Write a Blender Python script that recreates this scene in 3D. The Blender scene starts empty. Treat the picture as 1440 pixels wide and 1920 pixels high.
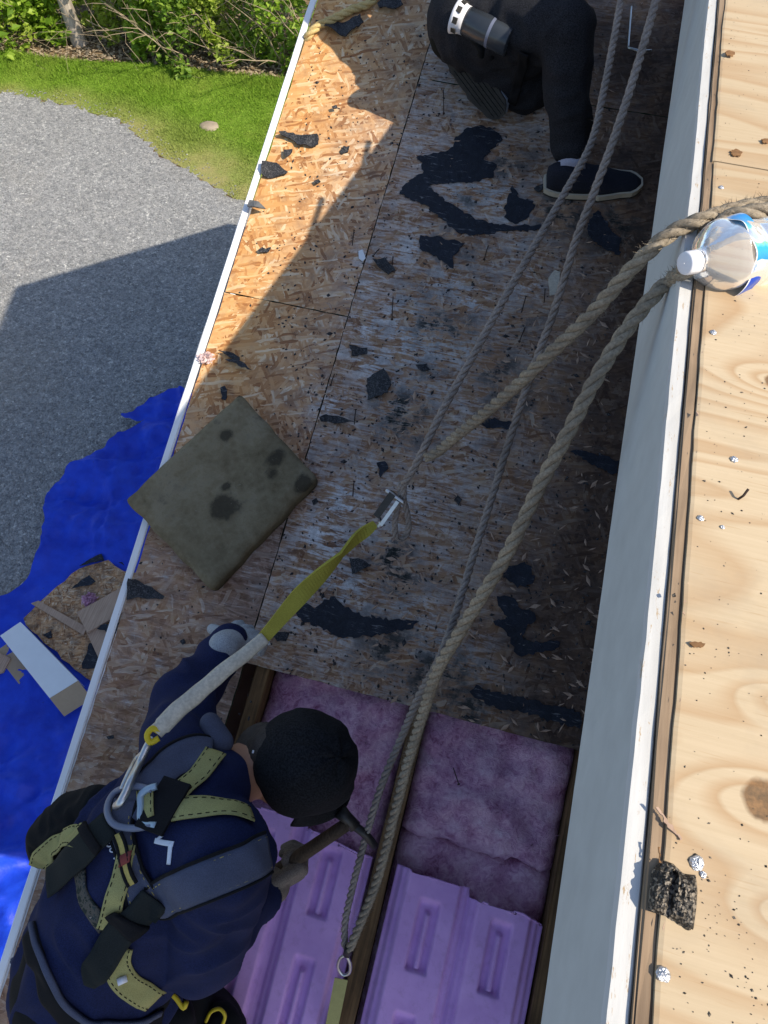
import bpy, bmesh, math, random
import numpy as np
from mathutils import Vector, Matrix, noise
from mathutils.bvhtree import BVHTree
from mathutils.geometry import intersect_point_line

random.seed(7)
rnd = random.random
def uni(a, b): return a + (b - a) * rnd()
R = math.radians
S = bpy.context.scene

# ------------------------------------------------------------------ camera, sky, sun
HG = 4.8                                   # eye height above the drive
PSI, PIT, FOC = R(15), R(60), 1442.0
CAM = Vector((0, 0, HG))
cd = bpy.data.cameras.new('camera'); cam = bpy.data.objects.new('camera', cd)
S.collection.objects.link(cam); S.camera = cam
cd.sensor_fit = 'HORIZONTAL'; cd.sensor_width = 36; cd.lens = 36 * FOC / 1440
cd.clip_start = 0.02; cd.clip_end = 600
cam.location = CAM; cam.rotation_euler = (R(30), 0, PSI)

SUN = Vector((0.682, -0.120, 0.7215)).normalized()
sd = bpy.data.lights.new('sun', 'SUN'); sun = bpy.data.objects.new('sun', sd)
S.collection.objects.link(sun)
sd.energy = 4.7; sd.angle = R(0.55); sd.color = (1.0, 0.90, 0.745)
sun.rotation_euler = SUN.to_track_quat('Z', 'Y').to_euler(); sun.location = (4, -1, 9)
w = bpy.data.worlds.new('World'); S.world = w; w.use_nodes = True
sky = w.node_tree.nodes.new('ShaderNodeTexSky'); sky.sky_type = 'NISHITA'; sky.sun_disc = False
sky.sun_elevation = math.asin(SUN.z); sky.sun_rotation = math.atan2(SUN.x, SUN.y)
bg = w.node_tree.nodes['Background']; bg.inputs['Strength'].default_value = 0.15
w.node_tree.links.new(sky.outputs[0], bg.inputs[0])
S.view_settings.view_transform = 'Standard'; S.view_settings.look = 'None'
S.view_settings.exposure = 0.30; S.view_settings.gamma = 1.0
S.render.engine = 'CYCLES'
S.cycles.max_bounces = 8; S.cycles.transparent_max_bounces = 8; S.cycles.transmission_bounces = 8
try: S.cycles.use_denoising = True
except Exception: pass

# ------------------------------------------------------------------ frames of reference
def ray(px, py):
    """direction through a photo point, one unit deep along the view axis"""
    x = (px - 720) / FOC; y = (960 - py) / FOC
    fh = math.sin(PIT) * y + math.cos(PIT); up = math.cos(PIT) * y - math.sin(PIT)
    return Vector((x * math.cos(PSI) - fh * math.sin(PSI), x * math.sin(PSI) + fh * math.cos(PSI), up))
def Q(px, py, z): return CAM + ray(px, py) * z
def hit(px, py, o, n):
    r = ray(px, py); return CAM + r * ((o - CAM).dot(n) / r.dot(n))
AL = R(14.8)                               # pitch of the stripped lower roof (rises away)
NL = Vector((0, -math.sin(AL), math.cos(AL)))
OL = CAM + NL * -1.9175
def low(px, py, h=0.0): return hit(px, py, OL + NL * h, NL)
def LP(x, y, h=0.0):
    z = OL.z + (y - OL.y) * math.tan(AL); return Vector((x, y, z)) + NL * h
ML = Matrix.Translation(LP(0, 0)) @ Matrix.Rotation(AL, 4, 'X')     # local: x across, y up the slope, z normal
MLi = ML.inverted()
dU = Vector((0.01533, 0.99722, -0.07296)).normalized()              # rake of the upper roof (falls away)
E0 = CAM + Vector((0.14268, 0.74247, -0.58876))
tU = Vector((dU.y, -dU.x, 0)).normalized()
NU = tU.cross(dU).normalized()
MU = Matrix((tU, dU, NU)).transposed().to_4x4(); MU.translation = E0
MUi = MU.inverted()
def upp(px, py, h=0.0): return hit(px, py, E0 + NU * h, NU)
def grd(px, py, h=0.0): return hit(px, py, Vector((0, 0, h)), Vector((0, 0, 1)))
def loc2(fn, px, py, Mi): return Mi @ fn(px, py)

# ------------------------------------------------------------------ object helpers
def link(o): S.collection.objects.link(o); return o
def tag(o, label=None, cat=None, group=None, kind=None):
    if label: o['label'] = label
    if cat: o['category'] = cat
    if group: o['group'] = group
    if kind: o['kind'] = kind
    return o
def thing(name, loc, label, cat, group=None):
    o = bpy.data.objects.new(name, None); o.empty_display_size = 0.05; o.location = loc
    link(o); return tag(o, label, cat, group)
def wloc(o):
    v = Vector((0, 0, 0))
    while o is not None: v += o.location; o = o.parent
    return v
def mesh_obj(name, verts, faces, m, parent=None, smooth=False, label=None, mats=None, fmat=None):
    """world-space vertices become one mesh object under parent (parents are never rotated)"""
    off = wloc(parent) if parent else None
    if parent is None:
        base = Vector((sum(v[0] for v in verts) / len(verts), sum(v[1] for v in verts) / len(verts), min(v[2] for v in verts)))
        off = base
    me = bpy.data.meshes.new(name)
    me.from_pydata([(v[0] - off[0], v[1] - off[1], v[2] - off[2]) for v in verts], [], faces)
    if mats:
        for x in mats: me.materials.append(x)
        if fmat: me.polygons.foreach_set('material_index', fmat)
    elif m: me.materials.append(m)
    if smooth: me.polygons.foreach_set('use_smooth', [True] * len(me.polygons))
    me.update()
    o = bpy.data.objects.new(name, me); link(o)
    if parent: o.parent = parent
    else: o.location = off
    if label: o['label'] = label
    return o
def local_obj(name, verts, faces, m, M, parent, smooth=False, mats=None, fmat=None):
    """vertices given in the frame M, kept there so object texture coordinates follow the board"""
    me = bpy.data.meshes.new(name); me.from_pydata([tuple(v) for v in verts], [], faces)
    for x in (mats or [m]): me.materials.append(x)
    if fmat: me.polygons.foreach_set('material_index', fmat)
    if smooth: me.polygons.foreach_set('use_smooth', [True] * len(me.polygons))
    me.update()
    o = bpy.data.objects.new(name, me); link(o)
    if parent:
        o.parent = parent; o.matrix_local = Matrix.Translation(-wloc(parent)) @ M
    else: o.matrix_world = M
    return o
def box_vf(x0, x1, y0, y1, z0, z1):
    v = [(x0, y0, z0), (x1, y0, z0), (x1, y1, z0), (x0, y1, z0), (x0, y0, z1), (x1, y0, z1), (x1, y1, z1), (x0, y1, z1)]
    f = [(0, 3, 2, 1), (4, 5, 6, 7), (0, 1, 5, 4), (1, 2, 6, 5), (2, 3, 7, 6), (3, 0, 4, 7)]
    return v, f
def board(name, dims, m, M, parent, bevel=0.0, cuts=0, jit=0.0, label=None):
    v, f = box_vf(*dims)
    o = local_obj(name, v, f, m, M, parent)
    if bevel or cuts:
        bm = bmesh.new(); bm.from_mesh(o.data)
        if cuts:
            ax = max(range(3), key=lambda i: dims[2 * i + 1] - dims[2 * i])
            ed = [e for e in bm.edges if abs((e.verts[0].co - e.verts[1].co)[ax]) > 1e-4]
            bmesh.ops.subdivide_edges(bm, edges=ed, cuts=cuts)
        if bevel: bmesh.ops.bevel(bm, geom=[e for e in bm.edges if e.calc_face_angle(0) > 0.5], offset=bevel, segments=2, affect='EDGES')
        if jit:
            for x in bm.verts: x.co += Vector((uni(-jit, jit), 0, uni(-jit, jit)))
        bm.to_mesh(o.data); bm.free()
    if label: o['label'] = label
    return o
def tube(pts, rad, sides=8, caps=True):
    """tapered tube through points: returns verts, faces"""
    V, F = [], []
    n = len(pts); rad = rad if isinstance(rad, (list, tuple)) else [rad] * n
    prev = None
    for i, p in enumerate(pts):
        p = Vector(p)
        t = (Vector(pts[min(i + 1, n - 1)]) - Vector(pts[max(i - 1, 0)]))
        t = t.normalized() if t.length > 1e-9 else Vector((0, 0, 1))
        if prev is None:
            a = t.orthogonal().normalized()
        else:
            a = (prev - t * prev.dot(t)); a = a.normalized() if a.length > 1e-6 else t.orthogonal().normalized()
        prev = a; b = t.cross(a)
        for k in range(sides):
            th = 2 * math.pi * k / sides
            V.append(p + (a * math.cos(th) + b * math.sin(th)) * rad[i])
    for i in range(n - 1):
        for k in range(sides):
            k2 = (k + 1) % sides
            F.append((i * sides + k, i * sides + k2, (i + 1) * sides + k2, (i + 1) * sides + k))
    if caps:
        F.append(tuple(range(sides - 1, -1, -1))); F.append(tuple((n - 1) * sides + k for k in range(sides)))
    return V, F
def join(*vfs):
    V, F = [], []
    for v, f in vfs:
        o = len(V); V += list(v); F += [tuple(i + o for i in q) for q in f]
    return V, F
def spline(pts, ds=0.006):
    P = [Vector(p) for p in pts]; P = [P[0] * 2 - P[1]] + P + [P[-1] * 2 - P[-2]]
    out = []
    for i in range(1, len(P) - 2):
        n = max(2, int((P[i + 1] - P[i]).length / ds))
        for k in range(n):
            t = k / n
            a, b, c, d = P[i - 1], P[i], P[i + 1], P[i + 2]
            out.append(0.5 * ((2 * b) + (c - a) * t + (2 * a - 5 * b + 4 * c - d) * t * t + (3 * b - a - 3 * c + d) * t ** 3))
    out.append(P[-2]); return out
def xf(M, vf): return [M @ Vector(v) for v in vf[0]], vf[1]

# ------------------------------------------------------------------ materials
class NB:
    """tiny node builder"""
    def __init__(s, name):
        s.m = bpy.data.materials.new(name); s.m.use_nodes = True; s.nt = s.m.node_tree
        s.b = s.nt.nodes['Principled BSDF']; s.out = s.nt.nodes['Material Output']
    def n(s, typ, ins=None, **kw):
        x = s.nt.nodes.new('ShaderNode' + typ)
        for k, v in kw.items(): setattr(x, k, v)
        for k, v in (ins or {}).items(): s.set(x, k, v)
        return x
    def set(s, x, k, v):
        sock = x.inputs[k]
        if hasattr(v, 'outputs'): v = v.outputs[0]
        if isinstance(v, bpy.types.NodeSocket): s.nt.links.new(v, sock)
        else: sock.default_value = v
    def obj(s): return s.n('TexCoord').outputs['Object']
    def gen(s): return s.n('NewGeometry').outputs['Position']
    def noise(s, vec, scale, detail=3, rough=0.55, dist=0.0): return s.n('TexNoise', {'Vector': vec, 'Scale': scale, 'Detail': detail, 'Roughness': rough, 'Distortion': dist}).outputs['Fac']
    def ramp(s, fac, stops, interp='LINEAR'):
        r = s.n('ValToRGB', {'Fac': fac}); r.color_ramp.interpolation = interp
        e = r.color_ramp.elements
        while len(e) < len(stops): e.new(0.5)
        for i, (p, c) in enumerate(stops):
            e[i].position = p; e[i].color = (c, c, c, 1) if isinstance(c, (int, float)) else (*c, 1)
        return r.outputs['Color']
    def mix(s, fac, a, b, mode='MIX'):
        x = s.n('Mix', data_type='RGBA', blend_type=mode); 
        for i, v in ((0, fac), (6, a), (7, b)):
            if isinstance(v, bpy.types.NodeSocket): s.nt.links.new(v, x.inputs[i])
            elif i == 0: x.inputs[0].default_value = v
            else: x.inputs[i].default_value = (*v, 1) if len(v) == 3 else v
        return x.outputs[2]
    def math(s, op, a, b=0.0, c=0.0, clamp=False):
        x = s.n('Math', operation=op, use_clamp=clamp)
        for i, v in enumerate((a, b, c)):
            if isinstance(v, bpy.types.NodeSocket): s.nt.links.new(v, x.inputs[i])
            else: x.inputs[i].default_value = v
        return x.outputs[0]
    def mapv(s, vec, loc=(0, 0, 0), rot=(0, 0, 0), sc=(1, 1, 1), typ='POINT'):
        return s.n('Mapping', {'Vector': vec, 'Location': loc, 'Rotation': rot, 'Scale': sc}, vector_type=typ).outputs[0]
    def attr(s, name): return s.n('Attribute', attribute_name=name).outputs['Fac']
    def bump(s, h, strength=0.5, dist=0.002, normal=None):
        x = s.n('Bump', {'Height': h, 'Strength': strength, 'Distance': dist})
        if normal is not None: s.nt.links.new(normal, x.inputs['Normal'])
        return x.outputs[0]
    def done(s, col=None, rough=0.8, normal=None, spec=0.3, **kw):
        if col is not None: s.set(s.b, 'Base Color', col if isinstance(col, bpy.types.NodeSocket) else (*col, 1))
        s.set(s.b, 'Roughness', rough); s.set(s.b, 'Specular IOR Level', spec)
        if normal is not None: s.set(s.b, 'Normal', normal)
        for k, v in kw.items(): s.set(s.b, k, v)
        return s.m

def plain(name, col, rough=0.8, var=0.25, scale=40, bump=0.3, bdist=0.001, spec=0.3, metallic=0.0, **kw):
    """a base colour with soft mottling and a fine bump"""
    b = NB(name); p = b.obj()
    f = b.noise(p, scale, 4); g = b.noise(p, scale * 0.17, 2)
    f2 = b.math('ADD', b.math('MULTIPLY', f, 0.5), b.math('MULTIPLY', g, 0.5))
    lo = tuple(c * (1 - var) for c in col); hi = tuple(min(1, c * (1 + var)) for c in col)
    return b.done(b.ramp(f2, [(0.3, lo), (0.7, hi)]), rough, b.bump(f, bump, bdist), spec, Metallic=metallic, **kw)

def osb_material():
    b = NB('oriented strand board')
    tc = b.n('TexCoord').outputs['Object']
    rn = b.n('ObjectInfo').outputs['Random']
    p0 = b.n('VectorMath', {0: tc, 1: b.n('CombineXYZ', {0: b.math('MULTIPLY', rn, 37.0), 1: b.math('MULTIPLY', rn, 91.0), 2: 0.0})}, operation='ADD').outputs[0]
    wob = b.n('TexNoise', {'Vector': p0, 'Scale': 14.0, 'Detail': 2.0}).outputs['Color']
    p = b.n('VectorMath', {0: p0, 1: b.n('VectorMath', {0: wob, 'Scale': 0.022}, operation='SCALE').outputs[0]}, operation='ADD').outputs[0]
    fresh = [(0.0, (.36, .145, .045)), (0.14, (.53, .245, .080)), (0.35, (.63, .325, .115)), (0.65, (.69, .385, .150)), (0.85, (.73, .455, .20)), (1.0, (.80, .59, .34))]
    old = [(0.0, (.17, .10, .070)), (0.18, (.29, .185, .130)), (0.45, (.39, .262, .192)), (0.75, (.45, .320, .245)), (0.92, (.52, .41, .33)), (1.0, (.62, .54, .48))]
    col = None; hgt = None
    for i, (a, wd, ln) in enumerate([(8, .017, .070), (62, .011, .050), (-38, .014, .070), (96, .010, .045), (-14, .009, .062), (31, .008, .042), (-68, .0075, .055)]):
        q = b.mapv(p, (i * 1.37, i * 2.71, 0), (0, 0, R(a)), (wd, ln, 1), 'TEXTURE')
        v = b.n('TexVoronoi', {'Vector': q, 'Scale': 1.0, 'Randomness': 1.0}, voronoi_dimensions='2D', feature='F1', distance='CHEBYCHEV')
        sp = b.n('SeparateColor', {'Color': v.outputs['Color']})
        val, gate, hg = sp.outputs[0], sp.outputs[1], sp.outputs[2]
        fib = b.noise(b.mapv(q, (0, 0, i), (0, 0, 0), (7, .8, 1)), 1.0, 2)
        val = b.math('ADD', val, b.math('MULTIPLY', b.math('SUBTRACT', fib, .5), .55))
        if col is None: col, hgt = val, hg
        else:
            g = b.math('GREATER_THAN', gate, 0.52 if i < 4 else 0.68)
            col = b.mix(g, col, val); hgt = b.mix(g, hgt, hg)
    f = b.ramp(col, fresh); o = b.ramp(col, old)
    big = b.noise(p0, 3.0, 4); mid = b.noise(p0, 22, 5, .65); fine = b.noise(p0, 120, 4, .7)
    fl = b.mapv(p0, (0, 0, 0), (0, 0, R(3)), (13, 85, 1)); flake = b.noise(fl, 1.0, 7, .76, .8)
    A = lambda n: b.attr(n)
    amor = b.ramp(b.math('ADD', b.math('MULTIPLY', flake, .62), b.math('MULTIPLY', mid, .38)), [(.37, (.016, .012, .011)), (.445, (.105, .062, .046)), (.51, (.265, .165, .122)), (.565, (.40, .285, .23)), (.62, (.78, .75, .72))])
    o = b.mix(b.math('MULTIPLY', b.ramp(A('weather_shade'), [(.6, 0.0), (.9, 1.0)]), b.ramp(b.noise(p0, 6, 4, .6), [(.3, .25), (.65, .78)])), o, amor)
    we = b.math('ADD', A('weather_shade'), b.math('MULTIPLY', b.math('SUBTRACT', mid, .5), .8), clamp=True)
    c = b.mix(we, f, o)
    # torn pale fibre left by the old felt
    wh = b.math('MULTIPLY', A('white'), b.ramp(b.math('ADD', b.math('MULTIPLY', flake, .6), b.math('MULTIPLY', mid, .4)), [(.48, 0.0), (.535, 1.0)]), clamp=True)
    c = b.mix(wh, c, b.ramp(fine, [(.3, (.50, .49, .48)), (.7, (.88, .89, .90))]))
    # brown rot, the darker wall side, and black mould
    st = b.math('ADD', A('stain_dark'), b.math('MULTIPLY', b.math('SUBTRACT', mid, .5), 1.1), clamp=True)
    c = b.mix(b.math('MULTIPLY', st, .86), c, b.mix(b.math('MULTIPLY', col, .5, clamp=True), (.024, .015, .012), (.105, .060, .044)))
    mo = b.math('MULTIPLY', b.math('MULTIPLY', A('mould'), 1.1, clamp=True), b.ramp(b.math('ADD', b.math('MULTIPLY', flake, .5), b.math('MULTIPLY', mid, .5)), [(.475, 0.0), (.55, 1.0)]), clamp=True)
    c = b.mix(b.math('MULTIPLY', b.math('MULTIPLY', b.ramp(b.noise(p0, 11, 5, .7), [(.50, 0.0), (.66, 1.0)]), A('weather_shade')), .42), c, (.10, .07, .058))
    c = b.mix(mo, c, b.ramp(fine, [(.35, (.010, .012, .012)), (.62, (.035, .038, .034)), (.75, (.17, .17, .16))]))
    # scattered dark grit everywhere
    sp = b.math('MULTIPLY', b.ramp(b.noise(p0, 60, 5, .75), [(.64, 0.0), (.70, 1.0)]), b.math('ADD', .15, b.math('MULTIPLY', A('weather_shade'), .8)))
    c = b.mix(sp, c, (.03, .026, .024))
    # greenish sealer and felt stain near panel edges
    h = b.math('ADD', b.math('MULTIPLY', hgt, .6), b.math('MULTIPLY', fine, .5))
    return b.done(c, b.math('ADD', .62, b.math('MULTIPLY', we, .25)), b.bump(h, .55, .0016), .25)

def plywood_material(knots):
    b = NB('fir plywood'); tc = b.n('TexCoord').outputs['Object']
    sx = b.n('SeparateXYZ', {0: tc})
    g = b.mapv(tc, (0, 0, 0), (0, 0, R(-5)), (.70, 4.6, 1))
    fld = b.math('ADD', b.noise(g, 1.15, 2, .45, .35), b.math('MULTIPLY', b.noise(b.mapv(tc, sc=(9, 34, 1)), 1.0, 3, .6), .010))
    dark = 0.0; kd = None
    for (kx, ky, kr) in knots:
        d = b.n('VectorMath', {0: b.mapv(tc, (-kx, -ky, 0), (0, 0, 0), (1, 1, 1)), 1: (0, 0, 0)}, operation='DISTANCE').outputs['Value']
        dd = b.n('VectorMath', {0: b.mapv(b.mapv(tc, (-kx, -ky, 0)), (0, 0, 0), (0, 0, 0), (.45, 1, 1)), 1: (0, 0, 0)}, operation='DISTANCE').outputs['Value']
        fld = b.math('ADD', fld, b.math('MULTIPLY', b.math('POWER', 2.718, b.math('MULTIPLY', b.math('MULTIPLY', dd, dd), -1.0 / (kr * kr * 1.1))), .13))
        k = b.ramp(b.math('DIVIDE', b.math('ADD', d, b.math('MULTIPLY', b.noise(tc, 90, 2), .006)), kr), [(.70, 1.0), (.86, 0.0)])
        kd = k if kd is None else b.math('MAXIMUM', kd, k)
    ring = b.math('FRACT', b.math('MULTIPLY', fld, 17.0))
    late = b.ramp(ring, [(0.0, .55), (.08, 0.0), (.45, .05), (.80, .75), (.93, 1.0), (1.0, .55)])
    fib = b.noise(b.mapv(tc, (0, 0, 0), (0, 0, R(-4)), (6, 260, 1)), 1.0, 3, .6)
    pore = b.noise(b.mapv(tc, (3, 1, 0), (0, 0, R(-4)), (22, 420, 1)), 1.0, 2, .6)
    tone = b.noise(tc, 1.6, 3)
    c = b.ramp(b.math('ADD', b.math('MULTIPLY', tone, .6), b.math('MULTIPLY', fib, .4)), [(.3, (.45, .345, .215)), (.7, (.57, .455, .305))])
    c = b.mix(b.math('MULTIPLY', late, b.math('ADD', .06, b.math('MULTIPLY', b.noise(tc, 3.3, 3), .75))), c, (.36, .195, .08))
    c = b.mix(b.math('MULTIPLY', b.ramp(pore, [(.62, 0.0), (.75, 1.0)]), .35), c, (.36, .21, .09))
    c = b.mix(b.math('MULTIPLY', kd, .85), c, b.ramp(b.noise(tc, 130, 4, .7), [(.35, (.07, .035, .014)), (.65, (.24, .12, .045))]))
    dirt = b.ramp(b.noise(tc, 170, 3, .8), [(.70, 0.0), (.74, 1.0)])
    area = b.ramp(b.noise(tc, 7, 3), [(.42, 0.0), (.68, 1.0)])
    c = b.mix(b.math('MULTIPLY', b.math('MULTIPLY', dirt, area), .8), c, (.07, .055, .045))
    foot = b.ramp(b.noise(tc, 9, 5, .7, .4), [(.50, 0.0), (.72, 1.0)])
    c = b.mix(b.math('MULTIPLY', foot, .30), c, (.30, .25, .19))
    h = b.math('ADD', b.math('MULTIPLY', fib, .7), b.math('MULTIPLY', late, -.35))
    return b.done(c, .72, b.bump(h, .35, .0008), .25)

def wood_material(name, lo, hi, axis=1, scale=1.0, dirt=0.35):
    b = NB(name); tc = b.obj()
    sc = [130 * scale] * 3; sc[axis] = 5 * scale
    f = b.noise(b.mapv(tc, sc=tuple(sc)), 1.0, 4, .6, .3)
    t = b.noise(tc, 9 * scale, 4, .65)
    c = b.ramp(f, [(.3, lo), (.7, hi)])
    c = b.mix(b.math('MULTIPLY', b.ramp(t, [(.45, 0.0), (.7, 1.0)]), dirt), c, tuple(x * .25 for x in lo))
    return b.done(c, .8, b.bump(f, .4, .001), .25)

def rope_material(name, lo, hi, dirty):
    b = NB(name); tc = b.obj()
    f = b.noise(tc, 260, 3, .7); g = b.noise(tc, 14, 3)
    c = b.ramp(f, [(.3, lo), (.7, hi)])
    c = b.mix(b.math('MULTIPLY', b.ramp(g, [(.42, 0.0), (.72, 1.0)]), .6), c, dirty)
    return b.done(c, .9, b.bump(f, .6, .001), .15)

def weave_material(name, col, scale=700, var=.3, stitch=None):
    b = NB(name); tc = b.obj()
    f = b.noise(tc, scale, 2, .6); g = b.noise(tc, 18, 4, .6)
    lo = tuple(c * (1 - var) for c in col); hi = tuple(c * (1 + var) for c in col)
    c = b.mix(b.math('MULTIPLY', b.ramp(g, [(.4, 0.0), (.75, 1.0)]), .35), b.ramp(f, [(.35, lo), (.65, hi)]), tuple(x * .45 for x in col))
    return b.done(c, .9, b.bump(f, .35, .0008), .2)

def granule_material(name, base, speck, scale=420, wet=.75):
    b = NB(name); tc = b.obj()
    v = b.n('TexVoronoi', {'Vector': tc, 'Scale': scale}); sp = b.n('SeparateColor', {'Color': v.outputs['Color']})
    f = b.noise(tc, 25, 4, .65)
    c = b.mix(b.ramp(sp.outputs[0], [(.55, 0.0), (.95, 1.0)]), base, speck)
    c = b.mix(b.ramp(f, [(.4, 0.0), (.7, .55)]), c, tuple(x * 1.7 for x in base))
    return b.done(c, wet, b.bump(b.math('ADD', v.outputs['Distance'], f), .6, .0015), .35)

def gravel_material():
    b = NB('grey gravel'); p = b.gen()
    v = b.n('TexVoronoi', {'Vector': p, 'Scale': 88.0}); v2 = b.n('TexVoronoi', {'Vector': p, 'Scale': 40.0})
    sp = b.n('SeparateColor', {'Color': v.outputs['Color']}); sp2 = b.n('SeparateColor', {'Color': v2.outputs['Color']})
    k = b.math('ADD', b.math('MULTIPLY', sp.outputs[0], .62), b.math('MULTIPLY', sp2.outputs[0], .38))
    c = b.ramp(k, [(.05, (.14, .145, .152)), (.5, (.26, .263, .266)), (.85, (.36, .358, .352)), (.98, (.58, .575, .56))])
    n1 = b.noise(p, .55, 4, .6); n2 = b.noise(p, 2.5, 4, .6)
    c = b.mix(b.ramp(n1, [(.52, 0.0), (.72, .55)]), c, b.mix(.5, c, (.30, .26, .20)))
    c = b.mix(b.math('MULTIPLY', b.ramp(n2, [(.45, 0.0), (.75, 1.0)]), .25), c, (.13, .13, .13))
    h = b.math('SUBTRACT', 1.0, b.math('ADD', v.outputs['Distance'], b.math('MULTIPLY', v2.outputs['Distance'], .6)))
    return b.done(c, .9, b.bump(h, .55, .008), .25)

def soil_material():
    b = NB('leaf litter soil'); p = b.gen()
    f = b.noise(p, 30, 6, .75); g = b.noise(p, 2, 3)
    v = b.n('TexVoronoi', {'Vector': p, 'Scale': 26.0}); sp = b.n('SeparateColor', {'Color': v.outputs['Color']})
    c = b.ramp(f, [(.3, (.055, .038, .022)), (.55, (.17, .115, .065)), (.75, (.30, .22, .13))])
    c = b.mix(b.ramp(sp.outputs[0], [(.6, 0.0), (1.0, .7)]), c, (.36, .26, .15))
    return b.done(c, .9, b.bump(f, .8, .02), .2)

def lawn_material():
    b = NB('lawn turf'); p = b.gen()
    f = b.noise(p, 40, 5, .75); g = b.noise(p, .9, 4, .6); k = b.noise(p, 4.5, 4, .6)
    c = b.ramp(f, [(.3, (.10, .18, .018)), (.7, (.21, .33, .04))])
    c = b.mix(b.ramp(k, [(.5, 0.0), (.75, .5)]), c, (.30, .32, .07))
    c = b.mix(b.math('MULTIPLY', b.attr('dry'), b.ramp(k, [(.3, .5), (.6, 1.0)])), c, (.34, .29, .13))
    return b.done(c, .9, b.bump(f, .8, .02), .15)

def grass_material():
    b = NB('grass blades'); p = b.gen()
    g = b.noise(p, 1.1, 4, .6); f = b.noise(p, 60, 2)
    c = b.ramp(f, [(.3, (.13, .25, .02)), (.6, (.25, .41, .04)), (.8, (.38, .50, .08))])
    c = b.mix(b.ramp(g, [(.5, 0.0), (.75, .5)]), c, (.34, .38, .08))
    c = b.mix(b.attr('dry'), c, (.40, .36, .15))
    m = b.done(c, .7, None, .2)
    b.set(b.b, 'Transmission Weight', 0.0)
    tr = b.n('BsdfTranslucent', {'Color': c}); mx = b.n('MixShader', {0: .25, 1: b.b, 2: tr})
    b.nt.links.new(mx.outputs[0], b.out.inputs[0]); return m

def leaf_material(name, lo, mid, hi):
    b = NB(name); p = b.gen()
    rn = b.n('NewGeometry').outputs['Random Per Island']
    g = b.noise(p, 5, 3)
    c = b.ramp(b.math('ADD', b.math('MULTIPLY', rn, .65), b.math('MULTIPLY', g, .35)), [(.2, lo), (.5, mid), (.85, hi)])
    b.done(c, .5, None, .35)
    tr = b.n('BsdfTranslucent', {'Color': b.mix(.5, c, hi)}); mx = b.n('MixShader', {0: .45, 1: b.b, 2: tr})
    b.nt.links.new(mx.outputs[0], b.out.inputs[0]); return b.m

def insulation_material():
    b = NB('pink glass wool'); tc = b.obj()
    big = b.noise(tc, 9, 4, .6, .8); f = b.noise(tc, 60, 5, .7, 1.2); fi = b.noise(tc, 300, 3, .7)
    c = b.ramp(b.math('ADD', b.math('MULTIPLY', big, .5), b.math('MULTIPLY', f, .5)), [(.36, (.26, .085, .17)), (.46, (.55, .28, .42)), (.56, (.74, .46, .58)), (.68, (.86, .66, .74))])
    c = b.mix(b.ramp(b.noise(tc, 45, 4, .8), [(.66, 0.0), (.74, .8)]), c, (.07, .04, .05))
    return b.done(c, 1.0, b.bump(b.math('ADD', f, b.math('MULTIPLY', fi, .5)), .8, .006), .05)

def tarp_material():
    b = NB('blue poly tarp'); tc = b.obj()
    f = b.noise(tc, 6, 5, .6); g = b.noise(tc, 40, 4, .7)
    c = b.ramp(f, [(.3, (.005, .030, .44)), (.7, (.012, .07, .68))])
    c = b.mix(b.ramp(g, [(.66, 0.0), (.74, .6)]), c, (.02, .025, .05))
    wv = b.math('ADD', b.n('TexWave', {'Vector': tc, 'Scale': 130.0}).outputs['Fac'], b.n('TexWave', {'Vector': tc, 'Scale': 130.0}, bands_direction='Y').outputs['Fac'])
    return b.done(c, .5, b.bump(wv, .12, .001, b.bump(b.noise(tc, 28, 4, .6), .35, .01)), .35)

def leather(name, col, rough=.6): return plain(name, col, rough, .35, 90, .5, .001, .35)

M = {}
M['osb'] = osb_material()
M['rafter'] = wood_material('old rafter timber', (.085, .048, .022), (.24, .135, .06), 1, 1, .5)
M['scrapwood'] = wood_material('pale pine offcut', (.36, .235, .165), (.52, .37, .27), 1, 1, .1)
M['white_paint'] = None
def white_paint():
    b = NB('weathered white paint'); tc = b.obj()
    n = b.noise(b.mapv(tc, sc=(60, 6, 60)), 1.0, 4, .6); chip = b.noise(b.mapv(tc, sc=(160, 26, 160)), 1.0, 6, .8)
    c = b.ramp(n, [(.3, (.49, .485, .465)), (.7, (.62, .615, .595))])
    worn = b.math('MULTIPLY', b.attr('worn'), b.ramp(chip, [(.585, 0.0), (.62, 1.0)]), clamp=True)
    c = b.mix(worn, c, (.42, .31, .19))
    d = b.noise(tc, 35, 5, .75); c = b.mix(b.ramp(d, [(.66, 0.0), (.74, .6)]), c, (.26, .20, .15))
    return b.done(c, .55, b.bump(b.math('ADD', n, b.math('MULTIPLY', chip, .7)), .35, .0008), .35)
M['white_paint'] = white_paint()
M['fascia_shade'] = plain('shaded white paint', (.50, .55, .57), .6, .10, 30, .15, .0006)  # white board's face tinted blue grey, its shade put into the colour
M['drip'] = plain('white metal trim', (.86, .86, .86), .4, .04, 20, .05)
M['siding'] = plain('cream siding', (.55, .52, .46), .7, .1, 8)
M['soffit'] = plain('dusty dark soffit', (.16, .13, .11), .9, .3, 12)
M['insul'] = insulation_material()
def baffle_material():
    b = NB('pink foam vent sheet'); tc = b.obj()
    f = b.noise(tc, 9, 4, .6); g = b.noise(tc, 42, 5, .75); k = b.noise(tc, 140, 4, .75)
    c = b.ramp(f, [(.3, (.60, .325, .68)), (.7, (.73, .43, .80))])
    c = b.mix(b.math('MULTIPLY', b.ramp(g, [(.52, 0.0), (.72, 1.0)]), .35), c, (.36, .20, .38))
    c = b.mix(b.ramp(k, [(.70, 0.0), (.75, .7)]), c, (.10, .06, .08))
    return b.done(c, .75, b.bump(b.math('ADD', f, b.math('MULTIPLY', k, .3)), .35, .0016), .25)
M['baffle'] = baffle_material()
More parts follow.
